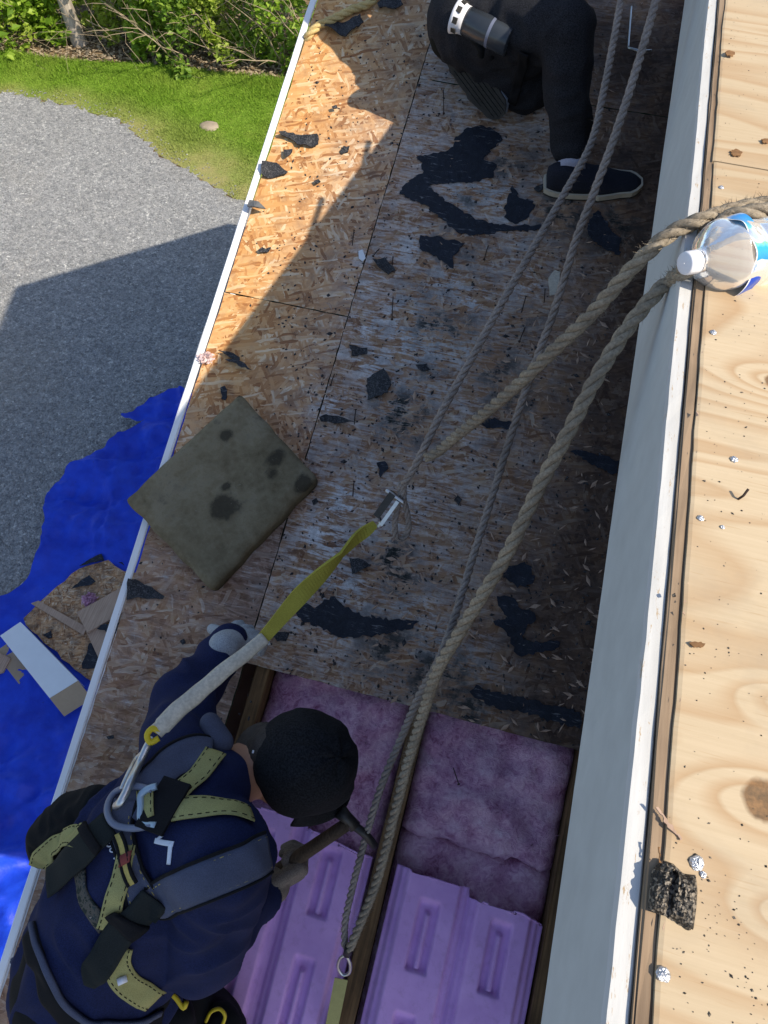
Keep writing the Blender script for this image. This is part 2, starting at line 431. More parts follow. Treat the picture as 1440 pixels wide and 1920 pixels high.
M['shingle'] = granule_material('asphalt shingle', (.020, .021, .024), (.10, .10, .105))
def felt_material():
    b = NB('tar felt'); tc = b.obj()
    f = b.noise(tc, 40, 5, .7); k = b.noise(tc, 300, 3, .7)
    st = b.noise(b.mapv(tc, rot=(0, 0, R(-6)), sc=(22, 150, 60)), 1.0, 5, .7, .5)
    c = b.ramp(b.math('ADD', b.math('MULTIPLY', f, .5), b.math('MULTIPLY', k, .5)), [(.35, (.006, .007, .011)), (.55, (.016, .020, .032)), (.72, (.035, .042, .058))])
    c = b.mix(b.math('MULTIPLY', b.ramp(st, [(.60, 0.0), (.68, 1.0)]), .75), c, (.26, .26, .27))
    return b.done(c, .7, b.bump(b.math('ADD', f, k), .6, .0015), .35)
M['felt'] = felt_material()
M['chunk'] = granule_material('loose shingle granules', (.016, .014, .012), (.26, .22, .17), 620, .5)
M['cushion'] = None
def cushion_material():
    b = NB('dirty foam pad'); tc = b.obj()
    f = b.noise(tc, 7, 5, .65); g = b.noise(tc, 55, 5, .75); k = b.noise(tc, 170, 3, .7)
    c = b.ramp(b.math('ADD', b.math('MULTIPLY', f, .6), b.math('MULTIPLY', g, .4)), [(.32, (.105, .083, .048)), (.5, (.20, .165, .102)), (.7, (.30, .26, .18))])
    c = b.mix(b.ramp(b.math('ADD', b.attr('soak_dark'), b.math('ADD', b.math('MULTIPLY', b.math('SUBTRACT', g, .5), 1.1), b.math('MULTIPLY', b.math('SUBTRACT', f, .5), 1.6))), [(.22, 0.0), (.60, .85)]), c, (.042, .036, .026))
    c = b.mix(b.ramp(k, [(.66, 0.0), (.72, .5)]), c, (.30, .28, .22))
    return b.done(c, .95, b.bump(b.math('ADD', g, b.math('MULTIPLY', k, .5)), .6, .003), .1)
M['cushion'] = cushion_material()
M['rope_tan'] = rope_material('tan hemp rope', (.215, .175, .125), (.46, .385, .285), (.16, .135, .11))
M['rope_grey'] = rope_material('greyed hemp rope', (.20, .165, .14), (.40, .34, .30), (.13, .115, .105))
M['rope_yellow'] = rope_material('yellow poly rope', (.46, .34, .13), (.74, .58, .28), (.34, .25, .11))
M['steel'] = plain('worn steel', (.55, .56, .57), .38, .15, 120, .1, .0004, .5, 1.0)
M['darksteel'] = plain('blackened steel', (.055, .052, .05), .5, .3, 120, .2, .0006, .5, .7)
M['nail'] = plain('rusty nail', (.045, .028, .022), .7, .3, 300, .2)
M['tarp'] = tarp_material()
M['card_white'] = plain('white carton', (.74, .77, .80), .7, .04, 20, .05)
M['card_brown'] = plain('brown cardboard', (.40, .30, .20), .85, .08, 60, .1)
M['gravel'] = gravel_material(); M['soil'] = soil_material(); M['lawn'] = lawn_material(); M['grass'] = grass_material()
M['leaf1'] = leaf_material('bright green leaves', (.10, .20, .012), (.24, .40, .03), (.44, .58, .09))
M['leaf2'] = leaf_material('mid green leaves', (.07, .15, .02), (.16, .29, .035), (.32, .45, .07))
M['leaf3'] = leaf_material('yellow green leaves', (.17, .26, .025), (.34, .45, .05), (.52, .60, .13))
M['bark'] = wood_material('grey bark', (.26, .22, .18), (.52, .46, .39), 2, .35, .3)
M['twig'] = wood_material('dry twigs', (.24, .18, .12), (.46, .37, .26), 2, .5, .1)
M['stone'] = plain('field stone', (.33, .27, .20), .9, .25, 18, .7, .01)
M['navy'] = weave_material('navy sweatshirt', (.013, .019, .066), 500, .28)
M['black_cloth'] = weave_material('black work cloth', (.0075, .0085, .010), 500, .3)
M['jeans'] = weave_material('charcoal denim', (.021, .022, .027), 420, .6)
M['hoodie'] = weave_material('black fleece', (.008, .009, .007), 420, .4)
M['cap'] = weave_material('black cap twill', (.013, .0135, .016), 300, .6)
M['skin'] = plain('skin', (.36, .185, .12), .5, .12, 160, .25, .0006, .4, **{'Subsurface Weight': 0.0})
M['hair'] = plain('cropped dark hair', (.055, .045, .040), .8, .5, 420, .8, .0015)
M['glove'] = weave_material('grey work glove', (.40, .42, .44), 420, .25)
M['glove2'] = weave_material('dusty beige glove', (.22, .18, .15), 420, .25)
M['pad'] = weave_material('slate harness pad', (.085, .095, .145), 600, .16)
M['padedge'] = weave_material('black binding', (.010, .010, .012), 700, .3)
M['webyel'] = weave_material('faded yellow webbing', (.36, .335, .135), 800, .2)
M['webyel2'] = weave_material('bright yellow webbing', (.38, .335, .055), 800, .2)
M['webblk'] = weave_material('black webbing', (.018, .022, .022), 800, .3)
M['sleeve'] = weave_material('soiled white lanyard cover', (.58, .52, .42), 160, .14)
M['grey_plastic'] = plain('smoky grey plastic', (.16, .18, .25), .35, .1, 60, .05, .0003, .5)
M['pale_metal'] = plain('pale alloy buckle', (.36, .47, .56), .4, .1, 60, .1, .0003, .5, .3)
M['yellow_plastic'] = plain('yellow plastic', (.62, .46, .02), .45, .1, 60, .1)
M['white_plastic'] = plain('white plastic', (.80, .80, .84), .4, .04, 60, .05)
M['smoke_plastic'] = plain('dark smoked plastic', (.035, .042, .052), .25, .2, 30, .05, .0003, .5)
M['print_white'] = plain('white print', (.72, .76, .84), .6, .05, 60)
M['label_red'] = plain('red badge', (.22, .045, .035), .6, .15, 90)
M['label_gold'] = plain('yellow badge', (.45, .36, .10), .6, .2, 300)
M['sole'] = plain('black rubber sole', (.040, .038, .034), .75, .3, 120, .5)
M['shoe'] = weave_material('dark knit shoe', (.022, .024, .035), 500, .3)
M['midsole'] = plain('cream foam midsole', (.52, .46, .36), .6, .12, 60)
M['midsole2'] = plain('blue white midsole', (.42, .46, .52), .6, .12, 60)
M['sock'] = weave_material('pale sock', (.42, .43, .55), 420, .12)
M['handle'] = wood_material('dark hammer handle', (.045, .030, .020), (.11, .075, .05), 1, 2, .3)
def glass_plastic():
    b = NB('clear bottle plastic'); b.done((1, 1, 1), .04, b.bump(b.noise(b.obj(), 75, 3, .6), .25, .004), .5)
    b.set(b.b, 'IOR', 1.35)
    gl = b.n('BsdfGlossy', {'Color': (1, 1, 1, 1), 'Roughness': .06, 'Normal': b.b.inputs['Normal'].links[0].from_socket})
    tr = b.n('BsdfTransparent', {'Color': (.93, .94, .95, 1)}); fr = b.n('Fresnel', {'IOR': 1.5, 'Normal': b.b.inputs['Normal'].links[0].from_socket})
    df = b.n('BsdfDiffuse', {'Color': (.85, .88, .92, 1)})
    m1 = b.n('MixShader', {0: fr, 1: tr, 2: gl}); m2 = b.n('MixShader', {0: .26, 1: m1, 2: df})
    b.nt.links.new(m2.outputs[0], b.out.inputs[0]); return b.m
M['bottle'] = glass_plastic()

# ------------------------------------------------------------------ 2D helpers
def inpoly(x, y, P):
    c = False; j = len(P) - 1
    for i in range(len(P)):
        xi, yi = P[i][0], P[i][1]; xj, yj = P[j][0], P[j][1]
        if (yi > y) != (yj > y) and x < (xj - xi) * (y - yi) / (yj - yi + 1e-12) + xi: c = not c
        j = i
    return c
def nearseg(x, y, P):
    best = (1e9, x, y)
    for i in range(len(P)):
        ax, ay = P[i - 1][0], P[i - 1][1]; bx, by = P[i][0], P[i][1]
        dx, dy = bx - ax, by - ay; L = dx * dx + dy * dy + 1e-12
        t = max(0, min(1, ((x - ax) * dx + (y - ay) * dy) / L))
        qx, qy = ax + t * dx, ay + t * dy; d = math.hypot(x - qx, y - qy)
        if d < best[0]: best = (d, qx, qy)
    return best
def rough_outline(P, step, jit, seed=0):
    """subdivide a closed 2D outline and jitter it so it looks torn"""
    rg = random.Random(seed); out = []
    for i in range(len(P)):
        a, b = Vector(P[i]), Vector(P[(i + 1) % len(P)]); n = max(1, int((b - a).length / step))
        for k in range(n):
            q = a.lerp(b, k / n); j = jit * (.5 if k == 0 else 1)
            out.append(Vector((q.x + rg.uniform(-j, j), q.y + rg.uniform(-j, j))))
    return out
def slab(name, P2, Mx, h0, thick, m, parent=None, lift=0.0, seed=0, label=None, curl=None):
    """a flat torn piece: outline P2 in the local frame Mx, with uneven height"""
    bm = bmesh.new(); rg = random.Random(seed)
    cx = sum(p.x for p in P2) / len(P2); cy = sum(p.y for p in P2) / len(P2)
    vs = [bm.verts.new((p.x, p.y, 0)) for p in P2]
    try: f = bm.faces.new(vs)
    except Exception: bm.free(); return None
    bmesh.ops.triangulate(bm, faces=[f])
    long_e = [e for e in bm.edges if e.calc_length() > .03]
    if long_e: bmesh.ops.subdivide_edges(bm, edges=long_e, cuts=1, use_grid_fill=False)
    bmesh.ops.triangulate(bm, faces=bm.faces[:])
    if bm.faces and sum(f.normal.z for f in bm.faces) < 0: bmesh.ops.reverse_faces(bm, faces=bm.faces[:])
    ang = rg.uniform(0, 6.28)
    def z(v):
        r = (noise.noise(Vector((v.co.x * 22, v.co.y * 22, seed * 3.1))) + .5)
        u = ((v.co.x - cx) * math.cos(ang) + (v.co.y - cy) * math.sin(ang))
        q = max(0.0, r) * lift + (curl or 0.0) * u * u * 60
        return h0 + thick + q
    top = list(bm.verts); hz = {v: z(v) for v in top}
    r = bmesh.ops.extrude_face_region(bm, geom=bm.faces[:])
    newv = [g for g in r['geom'] if isinstance(g, bmesh.types.BMVert)]
    olds = [v for v in bm.verts if v not in set(newv)]
    for v in newv:
        v.co.z = z(v)
    for v in olds: v.co.z = z(v) - thick if lift or curl else h0
    bmesh.ops.recalc_face_normals(bm, faces=bm.faces[:])
    me = bpy.data.meshes.new(name); bm.to_mesh(me); bm.free(); me.materials.append(m)
    o = bpy.data.objects.new(name, me); link(o)
    cl = Vector((cx, cy, h0)); 
    for v in me.vertices: v.co -= cl
    Mw = Mx @ Matrix.Translation(cl)
    if parent: o.parent = parent; o.matrix_local = Matrix.Translation(-wloc(parent)) @ Mw
    else: o.matrix_world = Mw
    if label: o['label'] = label
    return o

# ------------------------------------------------------------------ ground: soil sheet, lawn, gravel drive
def sheet(name, P, z, m, step=None):
    V = [(x, y, z) for x, y in P]; o = mesh_obj(name, V, [tuple(range(len(V)))], m); tag(o, kind='structure'); return o
gs = mesh_obj('ground', [(-250, -250, 0), (250, -250, 0), (250, 250, 0), (-250, 250, 0)], [(0, 1, 2, 3)], M['soil']); tag(gs, kind='structure')
G = lambda px, py: grd(px, py).to_2d()
lawn_far = [G(*p) for p in [(-330, 96), (0, 102), (60, 106), (130, 116), (200, 118), (260, 120), (330, 126), (420, 138), (540, 152), (700, 178), (1000, 190)]]
lawn_near = [G(*p) for p in [(620, 440), (520, 405), (470, 385), (425, 362), (400, 352), (365, 330), (330, 312), (295, 285), (268, 262), (245, 240), (205, 220), (170, 208), (130, 198), (80, 188), (30, 178), (0, 173), (-330, 160)]]
lawn_near = [v for i_ in range(len(lawn_near) - 1) for v in [lawn_near[i_].lerp(lawn_near[i_ + 1], k_ / 6) + Vector((uni(-.05, .05), uni(-.04, .04))) for k_ in range(6)]] + [lawn_near[-1]]
LAWN = lawn_far + lawn_near
# lawn as a fine grid so the dry strip along the gravel is a vertex attribute
def grid_poly(name, P, z, m, step, attrs, hfun=None, kind='structure'):
    xs = [p[0] for p in P]; ys = [p[1] for p in P]; nx = int((max(xs) - min(xs)) / step) + 2; ny = int((max(ys) - min(ys)) / step) + 2
    x0, y0 = min(xs) - step / 2, min(ys) - step / 2; idx = {}; V = []; F = []; used = {}
    ins = [[inpoly(x0 + (i + .5) * step, y0 + (j + .5) * step, P) for j in range(ny)] for i in range(nx)]
    def vid(i, j):
        if (i, j) not in idx:
            idx[(i, j)] = len(V); V.append([x0 + i * step, y0 + j * step, z])
        return idx[(i, j)]
    cnt = {}
    for i in range(nx):
        for j in range(ny):
            if ins[i][j]:
                q = (vid(i, j), vid(i + 1, j), vid(i + 1, j + 1), vid(i, j + 1)); F.append(q)
                for k in q: cnt[k] = cnt.get(k, 0) + 1
    for k, v in enumerate(V):
        if cnt[k] < 4:
            d, qx, qy = nearseg(v[0], v[1], P)
            if d < step * 1.2: v[0], v[1] = qx, qy
        if hfun: v[2] += hfun(v[0], v[1])
    ec = {}
    for q in F:
        for a_, b_ in ((q[0], q[1]), (q[1], q[2]), (q[2], q[3]), (q[3], q[0])): ec[(min(a_, b_), max(a_, b_))] = ec.get((min(a_, b_), max(a_, b_)), 0) + 1
    nb_ = {}
    for (a_, b_), c_ in ec.items():
        if c_ == 1: nb_.setdefault(a_, []).append(b_); nb_.setdefault(b_, []).append(a_)
    for _ in range(5):
        new = {k: (sum(V[j][0] for j in js) / len(js), sum(V[j][1] for j in js) / len(js)) for k, js in nb_.items()}
        for k, (x_, y_) in new.items(): V[k][0], V[k][1] = (V[k][0] + x_) / 2, (V[k][1] + y_) / 2
    o = mesh_obj(name, V, F, m, smooth=True)
    for an, fn in attrs.items():
        a = o.data.attributes.new(an, 'FLOAT', 'POINT'); a.data.foreach_set('value', [fn(v[0], v[1]) for v in V])
    if kind: tag(o, kind=kind)
    return o
def drydist(x, y):
    d = min(nearseg(x, y, lawn_near[i:i + 2])[0] for i in range(len(lawn_near) - 1))
    n = noise.noise(Vector((x * 2.2, y * 2.2, 3)))
    far = max(0, min(1, (x + 5.6) / 2.2))
    return max(0.0, min(1.0, (1 - d / (.20 + .45 * far)) * (.45 + .5 * far) + n * .5 * math.exp(-d * 2)))
lawn = grid_poly('lawn', LAWN, .004, M['lawn'], .09, {'dry': drydist})
drive_edge = lawn_near[::-1]
drv = [tuple(p) for p in drive_edge] + [(6, 6.6), (6, -9), (-14, -9), (-14, 6.7)]
drv = [(drive_edge[0][0], drive_edge[0][1])] + drv[1:]
sheet('gravel_drive', drv, .008, M['gravel'])
# loose gravel that catches the light
def gravel_stones():
    V, F = [], []
    base = [(1, 0, .1), (.3, .95, 0), (-.8, .6, .1), (-.85, -.55, 0), (.25, -1, .1), (.1, .1, .75)]
    fs = [(0, 1, 5), (1, 2, 5), (2, 3, 5), (3, 4, 5), (4, 0, 5)]
    n = 0
    while n < 21000:
        px, py = uni(-20, 520), 170 + 960 * rnd() ** 1.15
        p = grd(px, py)
        if inpoly(p.x, p.y, LAWN) and nearseg(p.x, p.y, lawn_near)[0] > .05 * rnd() ** 2 * 4: continue
        n += 1; r = uni(.0035, .010) * (1.35 if rnd() < .1 else 1); a = uni(0, 6.28); ca, sa = math.cos(a) * r, math.sin(a) * r
        o = len(V)
        for x, y, z in base:
            x *= uni(.8, 1.2); V.append((p.x + x * ca - y * sa, p.y + x * sa + y * ca, .009 + max(0, z) * r * uni(.6, 1.1)))
        F.extend(tuple(i + o for i in q) for q in fs)
    o = mesh_obj('gravel', V, F, M['gravel']); tag(o, 'loose grey stones scattered over the gravel drive', 'gravel', kind='stuff')
gravel_stones()
def grass():
    V, F, D = [], [], []
    n = 0
    while n < 95000:
        px, py = uni(-30, 600), 95 + 330 * rnd()
        p = grd(px, py)
        if not inpoly(p.x, p.y, LAWN):
            if nearseg(p.x, p.y, LAWN)[0] > .03 * rnd(): continue
        dr = drydist(p.x, p.y)
        n += 1
        if dr > .35 and rnd() < dr * 1.1: continue
        cl = .6 + .5 * noise.noise(Vector((p.x * 1.7, p.y * 1.7, 1))) + .35 * noise.noise(Vector((p.x * 7, p.y * 7, 5)))
        dfar = nearseg(p.x, p.y, lawn_far)[0]
        h = uni(.02, .045) * max(.35, cl) * (1 + 1.2 * math.exp(-dfar * 6)); a = uni(0, 6.28); l = uni(.2, .9) * h; wd = uni(.0025, .0045)
        o = len(V); ca, sa = math.cos(a), math.sin(a); b = uni(0, 6.28)
        V.append((p.x - ca * wd, p.y - sa * wd, .004)); V.append((p.x + ca * wd, p.y + sa * wd, .004))
        V.append((p.x + math.cos(b) * l, p.y + math.sin(b) * l, h)); F.append((o, o + 1, o + 2)); D += [dr, dr, dr]
    o = mesh_obj('grass', V, F, M['grass']); a = o.data.attributes.new('dry', 'FLOAT', 'POINT'); a.data.foreach_set('value', D)
    tag(o, 'short sunlit green grass of the lawn', 'grass', kind='stuff')
grass()

# flat stone in the lawn
def stone(px, py, r, label):
    p = grd(px, py); V = []; F = []
    for i in range(5):
        for k in range(12):
            th = k / 12 * 6.283; rr = r * math.cos(i / 4 * 1.45) * (1 + .22 * noise.noise(Vector((math.cos(th) * 1.3, math.sin(th) * 1.3, i * .4))))
            V.append(p + Vector((rr * math.cos(th) * 1.25, rr * math.sin(th) * .9, .004 + r * .32 * math.sin(i / 4 * 1.5) * (1 + .2 * noise.noise(Vector((th, i, 2)))))))
    for i in range(4):
        for k in range(12): F.append((i * 12 + k, i * 12 + (k + 1) % 12, (i + 1) * 12 + (k + 1) % 12, (i + 1) * 12 + k))
    F.append(tuple(48 + k for k in range(12)))
    tag(mesh_obj('stone', V, F, M['stone'], smooth=True), label, 'stone')
stone(393, 238, .085, 'small flat brown stone sunk in the lawn')

# ------------------------------------------------------------------ bushes, brush and trees along the lawn
def leafset(n, cen, rad, size, seed, clumps=9, floor=.02):
    rg = random.Random(seed); V, F = [], []
    cs = [(Vector((rg.gauss(0, .42), rg.gauss(0, .42), rg.uniform(-.9, .9))), rg.uniform(.22, .48)) for _ in range(clumps)]
    for _ in range(n):
        c, cr = rg.choice(cs); d = Vector((rg.gauss(0, 1), rg.gauss(0, 1), rg.gauss(0, 1))); d = d.normalized() * cr * rg.random() ** .4
        q = c + d; p = Vector((cen[0] + q.x * rad[0], cen[1] + q.y * rad[1], cen[2] + q.z * rad[2]))
        if p.z < floor: p.z = floor + rg.random() * .06
        s = size * rg.uniform(.55, 1.25); t = Vector((rg.gauss(0, 1), rg.gauss(0, 1), rg.gauss(0, .55))).normalized()
        nrm = Vector((rg.gauss(0, .6), rg.gauss(0, .6), 1)).normalized(); b = t.cross(nrm).normalized(); nn = b.cross(t)
        o = len(V); wd = s * rg.uniform(.30, .42)
        V += [p - t * s * .5, p - t * s * .08 + b * wd + nn * wd * .35, p + t * s * .55, p - t * s * .08 - b * wd + nn * wd * .35]
        F += [(o, o + 1, o + 2), (o, o + 2, o + 3)]
    return V, F
def stems(base, n, h, spread, r, seed):
    rg = random.Random(seed); vf = []
    for i in range(n):
        a = rg.uniform(0, 6.28); p = Vector(base) + Vector((rg.gauss(0, .05), rg.gauss(0, .05), 0)); pts = [p]; d = Vector((math.cos(a) * spread, math.sin(a) * spread, 1)).normalized()
        for k in range(5):
            d = (d + Vector((rg.gauss(0, .28), rg.gauss(0, .28), rg.gauss(0, .1)))).normalized(); p = p + d * h / 5; pts.append(p)
            if k > 0 and rg.random() < .8:
                e = (d + Vector((rg.gauss(0, .8), rg.gauss(0, .8), rg.gauss(0, .4)))).normalized()
                vf.append(tube([p, p + e * h * .14, p + e * h * .26 + Vector((0, 0, rg.gauss(0, .03)))], [r * .5, r * .35, r * .15], 4, False))
        vf.append(tube(pts, [r * (1 - .8 * i2 / 5) for i2 in range(6)], 5, False))
    return join(*vf)
def bush(px, py, h, rad, nleaf, leaf, mat, label, seed, nst=7, spread=.7, group='bushes along the lawn edge', name='leafy_bush', cat='bush'):
    p = grd(px, py); t = thing(name, p, label, cat, group)
    mesh_obj('foliage', *leafset(int(nleaf * 1.9), (p.x, p.y, h * .52), (rad, rad * .8, h * .5), leaf * 1.05, seed, clumps=16), M[mat], t)
    mesh_obj('stem', *stems(p, nst, h * .95, spread, .008, seed), M['twig'], t)
    return t
def brush(px, py, h, rad, seed, label, n=34, leaves=160):
    p = grd(px, py); t = thing('dry_brush', p, label, 'brush', 'dry brush behind the lawn'); rg = random.Random(seed); vf = []
    for i in range(n):
        q = p + Vector((rg.gauss(0, rad * .5), rg.gauss(0, rad * .35), rg.uniform(0, h * .5))); d = Vector((rg.gauss(0, .9), rg.gauss(0, .6), rg.uniform(-.2, .9))).normalized(); pts = [q]
        for k in range(6):
            d = (d + Vector((rg.gauss(0, .22), rg.gauss(0, .22), rg.gauss(0, .16) - .07))).normalized(); q = q + d * rg.uniform(.09, .2); q.z = max(q.z, .015); pts.append(q.copy())
        r = rg.uniform(.0022, .0052); vf.append(tube(pts, [r * (1 - .6 * j / 6) for j in range(7)], 4, False))
    mesh_obj('twigs', *join(*vf), M['twig'], t)
    mesh_obj('foliage', *leafset(leaves, (p.x, p.y, h * .5), (rad, rad * .7, h * .5), .055, seed + 5), M['leaf3'], t)
bl = [(20, 64, .9, .62, 900, .085, 'leaf1', 'bright bush at the far left edge of the lawn', 12),
      (-75, 86, 1.2, .6, 700, .085, 'leaf1', 'tall bush just outside the left edge, touching the leftmost bright bush', 13),
      (78, 70, .5, .26, 260, .07, 'leaf1', 'low bright bush just left of the leaning trunk', 14),
      (196, 62, .55, .28, 260, .07, 'leaf3', 'thin yellowish bush just right of the leaning trunk', 15),
      (292, 108, .9, .36, 520, .07, 'leaf1', 'bright upright bush at the front of the brush, left of centre', 16),
      (340, 118, 1.0, .34, 560, .065, 'leaf2', 'darker bush hanging lowest over the lawn', 17),
      (382, 98, 1.2, .36, 560, .07, 'leaf1', 'tall bright bush in the middle of the hedge', 18),
      (428, 118, .8, .30, 360, .06, 'leaf3', 'yellow green bush between the tall bright one and the brush by the roof', 19),
      (476, 116, .9, .34, 420, .06, 'leaf2', 'loose bush with thin stems left of the roof rake', 20),
      (530, 124, 1.1, .40, 560, .065, 'leaf1', 'dense bush meeting the white roof rake at the top', 21),
      (592, 120, 1.3, .5, 500, .07, 'leaf2', 'bush half hidden behind the top of the white rake', 22)]
for a in bl: bush(*a)
back = [(-20, 20, 2.0, .9, 900, .1, 'leaf1', 'tall bush behind the leftmost bright bush', 31), (90, 20, 2.0, .8, 700, .1, 'leaf3', 'tall yellowish bush behind the leaning trunk', 32),
        (215, 40, 1.7, .7, 520, .09, 'leaf2', 'tall mid green bush behind the dry brush', 33), (320, 40, 2.0, .8, 760, .09, 'leaf1', 'tall bright bush behind the middle of the hedge', 34),
        (430, 55, 1.8, .7, 700, .09, 'leaf3', 'tall yellow green bush behind the loose thin stemmed one', 35), (540, 60, 2.0, .8, 800, .09, 'leaf2', 'tall bush behind the dense one by the roof rake', 36)]
for a in back: bush(*a)
for a in [(222, 78, .7, .42, 41, 'tangle of dry brown brush right of the leaning trunk', 16, 260), (256, 74, .9, .5, 42, 'dry brush heap with pale twigs behind the front bushes', 13, 300), (455, 90, .9, .45, 43, 'thin dry stems among the bushes near the roof', 12, 300), (50, 84, .45, .4, 44, 'low dry brush under the leftmost bushes', 14, 140), (335, 92, .8, .5, 45, 'brown brush showing between the two darkest bushes', 10, 320)]: brush(*a)
def leaf_litter():
    V, F = [], []
    for _ in range(5200):
        p = grd(uni(-40, 640), uni(20, 150)); 
        if inpoly(p.x, p.y, LAWN): continue
        s = uni(.02, .05); a = uni(0, 6.28); t = Vector((math.cos(a), math.sin(a), uni(-.3, .3))); b = Vector((-math.sin(a), math.cos(a), uni(-.4, .4))); o = len(V); q = p + Vector((0, 0, uni(.008, .03)))
        V += [q - t * s * .6, q + b * s * .35, q + t * s * .6, q - b * s * .35]; F.append((o, o + 1, o + 2, o + 3))
    tag(mesh_obj('leaf_litter', V, F, M['twig']), 'brown dead leaves under the hedge', 'leaves', kind='stuff')
leaf_litter()
def tree(px0, py0, px1, py1, r, label, h=6.0, seed=3):
    b = grd(px0, py0); d = Vector((-.10, .0, 1)).normalized(); t = thing('tree', b, label, 'tree'); rg = random.Random(seed)
    pts = [b + d * (h * i / 12) + Vector((.05 * math.sin(i * .9), .05 * math.cos(i * .7), -.02 if i == 0 else 0)) for i in range(13)]
    vf = [tube(pts, [r * (1.35 if i == 0 else 1.08 - .06 * i) for i in range(13)], 12, False)]
    for k in range(11):
        q = pts[6 + k % 6]; a = rg.uniform(0, 6.28); e = Vector((math.cos(a), math.sin(a), .55)).normalized()
        vf.append(tube([q, q + e * .6, q + e * 1.3 + Vector((0, 0, .25))], [r * .4, r * .25, r * .08], 6, False))
    V, F = join(*vf)
    mesh_obj('trunk', V, F, M['bark'], t, smooth=True)
    mesh_obj('crown', *leafset(2600, (b.x, b.y, h * .95), (1.7, 1.7, 1.7), .13, seed, 22), M['leaf1'], t)
tree(146, 86, 110, 0, .066, 'slim grey tree trunk leaning left among the bushes')

# ------------------------------------------------------------------ the house
RAKE = -0.852
house = thing('house', (0.6, 1.4, 0), 'house with a stripped lower roof, open rafters and a new plywood upper roof', 'house')
lx = lambda px, py: MLi @ low(px, py)
def fld(blobs):
    L = []
    for (px, py, r, a) in blobs:
        c = lx(px, py); L.append((c.x, c.y, r * .00138, a))
    def f(x, y):
        v = 0.0
        for cx, cy, r, a in L:
            d2 = ((x - cx) ** 2 + (y - cy) ** 2) / (r * r)
            if d2 < 6: v = max(v, a * math.exp(-d2))
        return v
    return f
f_white = fld([(700, 500, 60, .7), (620, 760, 45, .7), (880, 560, 55, .9), (760, 590, 70, .9), (700, 670, 60, .9), (810, 730, 60, .7), (580, 1080, 60, .7), (760, 950, 60, .7), (930, 360, 60, .9), (860, 650, 60, .8), (720, 1010, 50, .6), (640, 1180, 60, .7), (780, 1150, 60, .7), (880, 1240, 60, .6), (880, 355, 75, 1), (960, 400, 50, .8), (770, 465, 60, .8), (840, 530, 60, .8), (780, 640, 90, 1), (690, 610, 45, .9), (830, 640, 60, .8), (640, 940, 55, 1), (690, 890, 45, .7), (600, 1010, 70, .9),
               (650, 1100, 60, .9), (700, 1130, 60, .7), (740, 740, 55, .9), (720, 790, 50, .6), (900, 220, 60, .5), (790, 260, 70, .5), (820, 1215, 60, .8), (900, 1320, 60, .6), (680, 540, 30, .9), (980, 470, 55, .5), (560, 1170, 35, .6), (990, 540, 40, .6), (740, 380, 40, .4)])
f_white0 = f_white
def f_white(x, y): return max(f_white0(x, y), .34 * max(0, min(1, (.22 - x) / .3)) if x > -.5 else 0)
f_mould = fld([(760, 785, 60, 1.2), (745, 760, 45, 1), (735, 1045, 42, 1.2), (750, 1085, 45, 1), (840, 460, 50, .8), (880, 370, 40, .8), (810, 610, 50, 1), (860, 620, 45, .9), (930, 690, 55, .9), (960, 740, 60, .9), (730, 1210, 60, .9), (820, 1270, 70, 1), (700, 1250, 40, .6), (780, 560, 40, .6),
               (1050, 400, 60, 1), (950, 310, 45, .9), (1150, 430, 60, 1), (990, 600, 40, .6), (880, 1330, 60, .9), (700, 1180, 45, .7), (880, 480, 60, .5), (800, 700, 50, .6), (650, 860, 40, .4)])
f_stain0 = fld([(1190, 120, 130, 1.1), (1120, 60, 110, .9), (1180, 300, 110, .95), (1120, 440, 90, .75), (1150, 600, 100, .75), (1100, 720, 110, .6), (1110, 880, 90, .65), (1080, 1040, 90, .55), (1060, 1200, 90, .6), (1020, 1290, 110, .6), (900, 1390, 150, .65), (1000, 1400, 120, .75), (1000, 640, 60, .35), (960, 860, 70, .3), (900, 1080, 60, .25), (900, 100, 90, .6), (1000, 300, 60, .6)])
def f_stain_dark(x, y): return max(f_stain0(x, y), .95 * max(0, min(1, (x + .02 - .05 * noise.noise(Vector((x * 4, y * 4, 3)))) / .26)))  # stain blobs plus a ramp that darkens the boards towards the wall side
def weather_shade(x, y):
    base = .86 if x > -.5 else .08 + max(.40 * max(0, min(1, (x + .80) / .16)), (0 if y > 1.35 else .78 * min(1, (1.35 - y) / .5)))  # middle panels are weathered; left strip is greyed to paint in its shade
    if x <= -.5: base += .25 * max(0, (x + .64) / .14) * (1 if y < 1.9 else .5)
    return base
GREEN = plain('green sealed panel edge', (.018, .05, .028), .7, .3, 60)
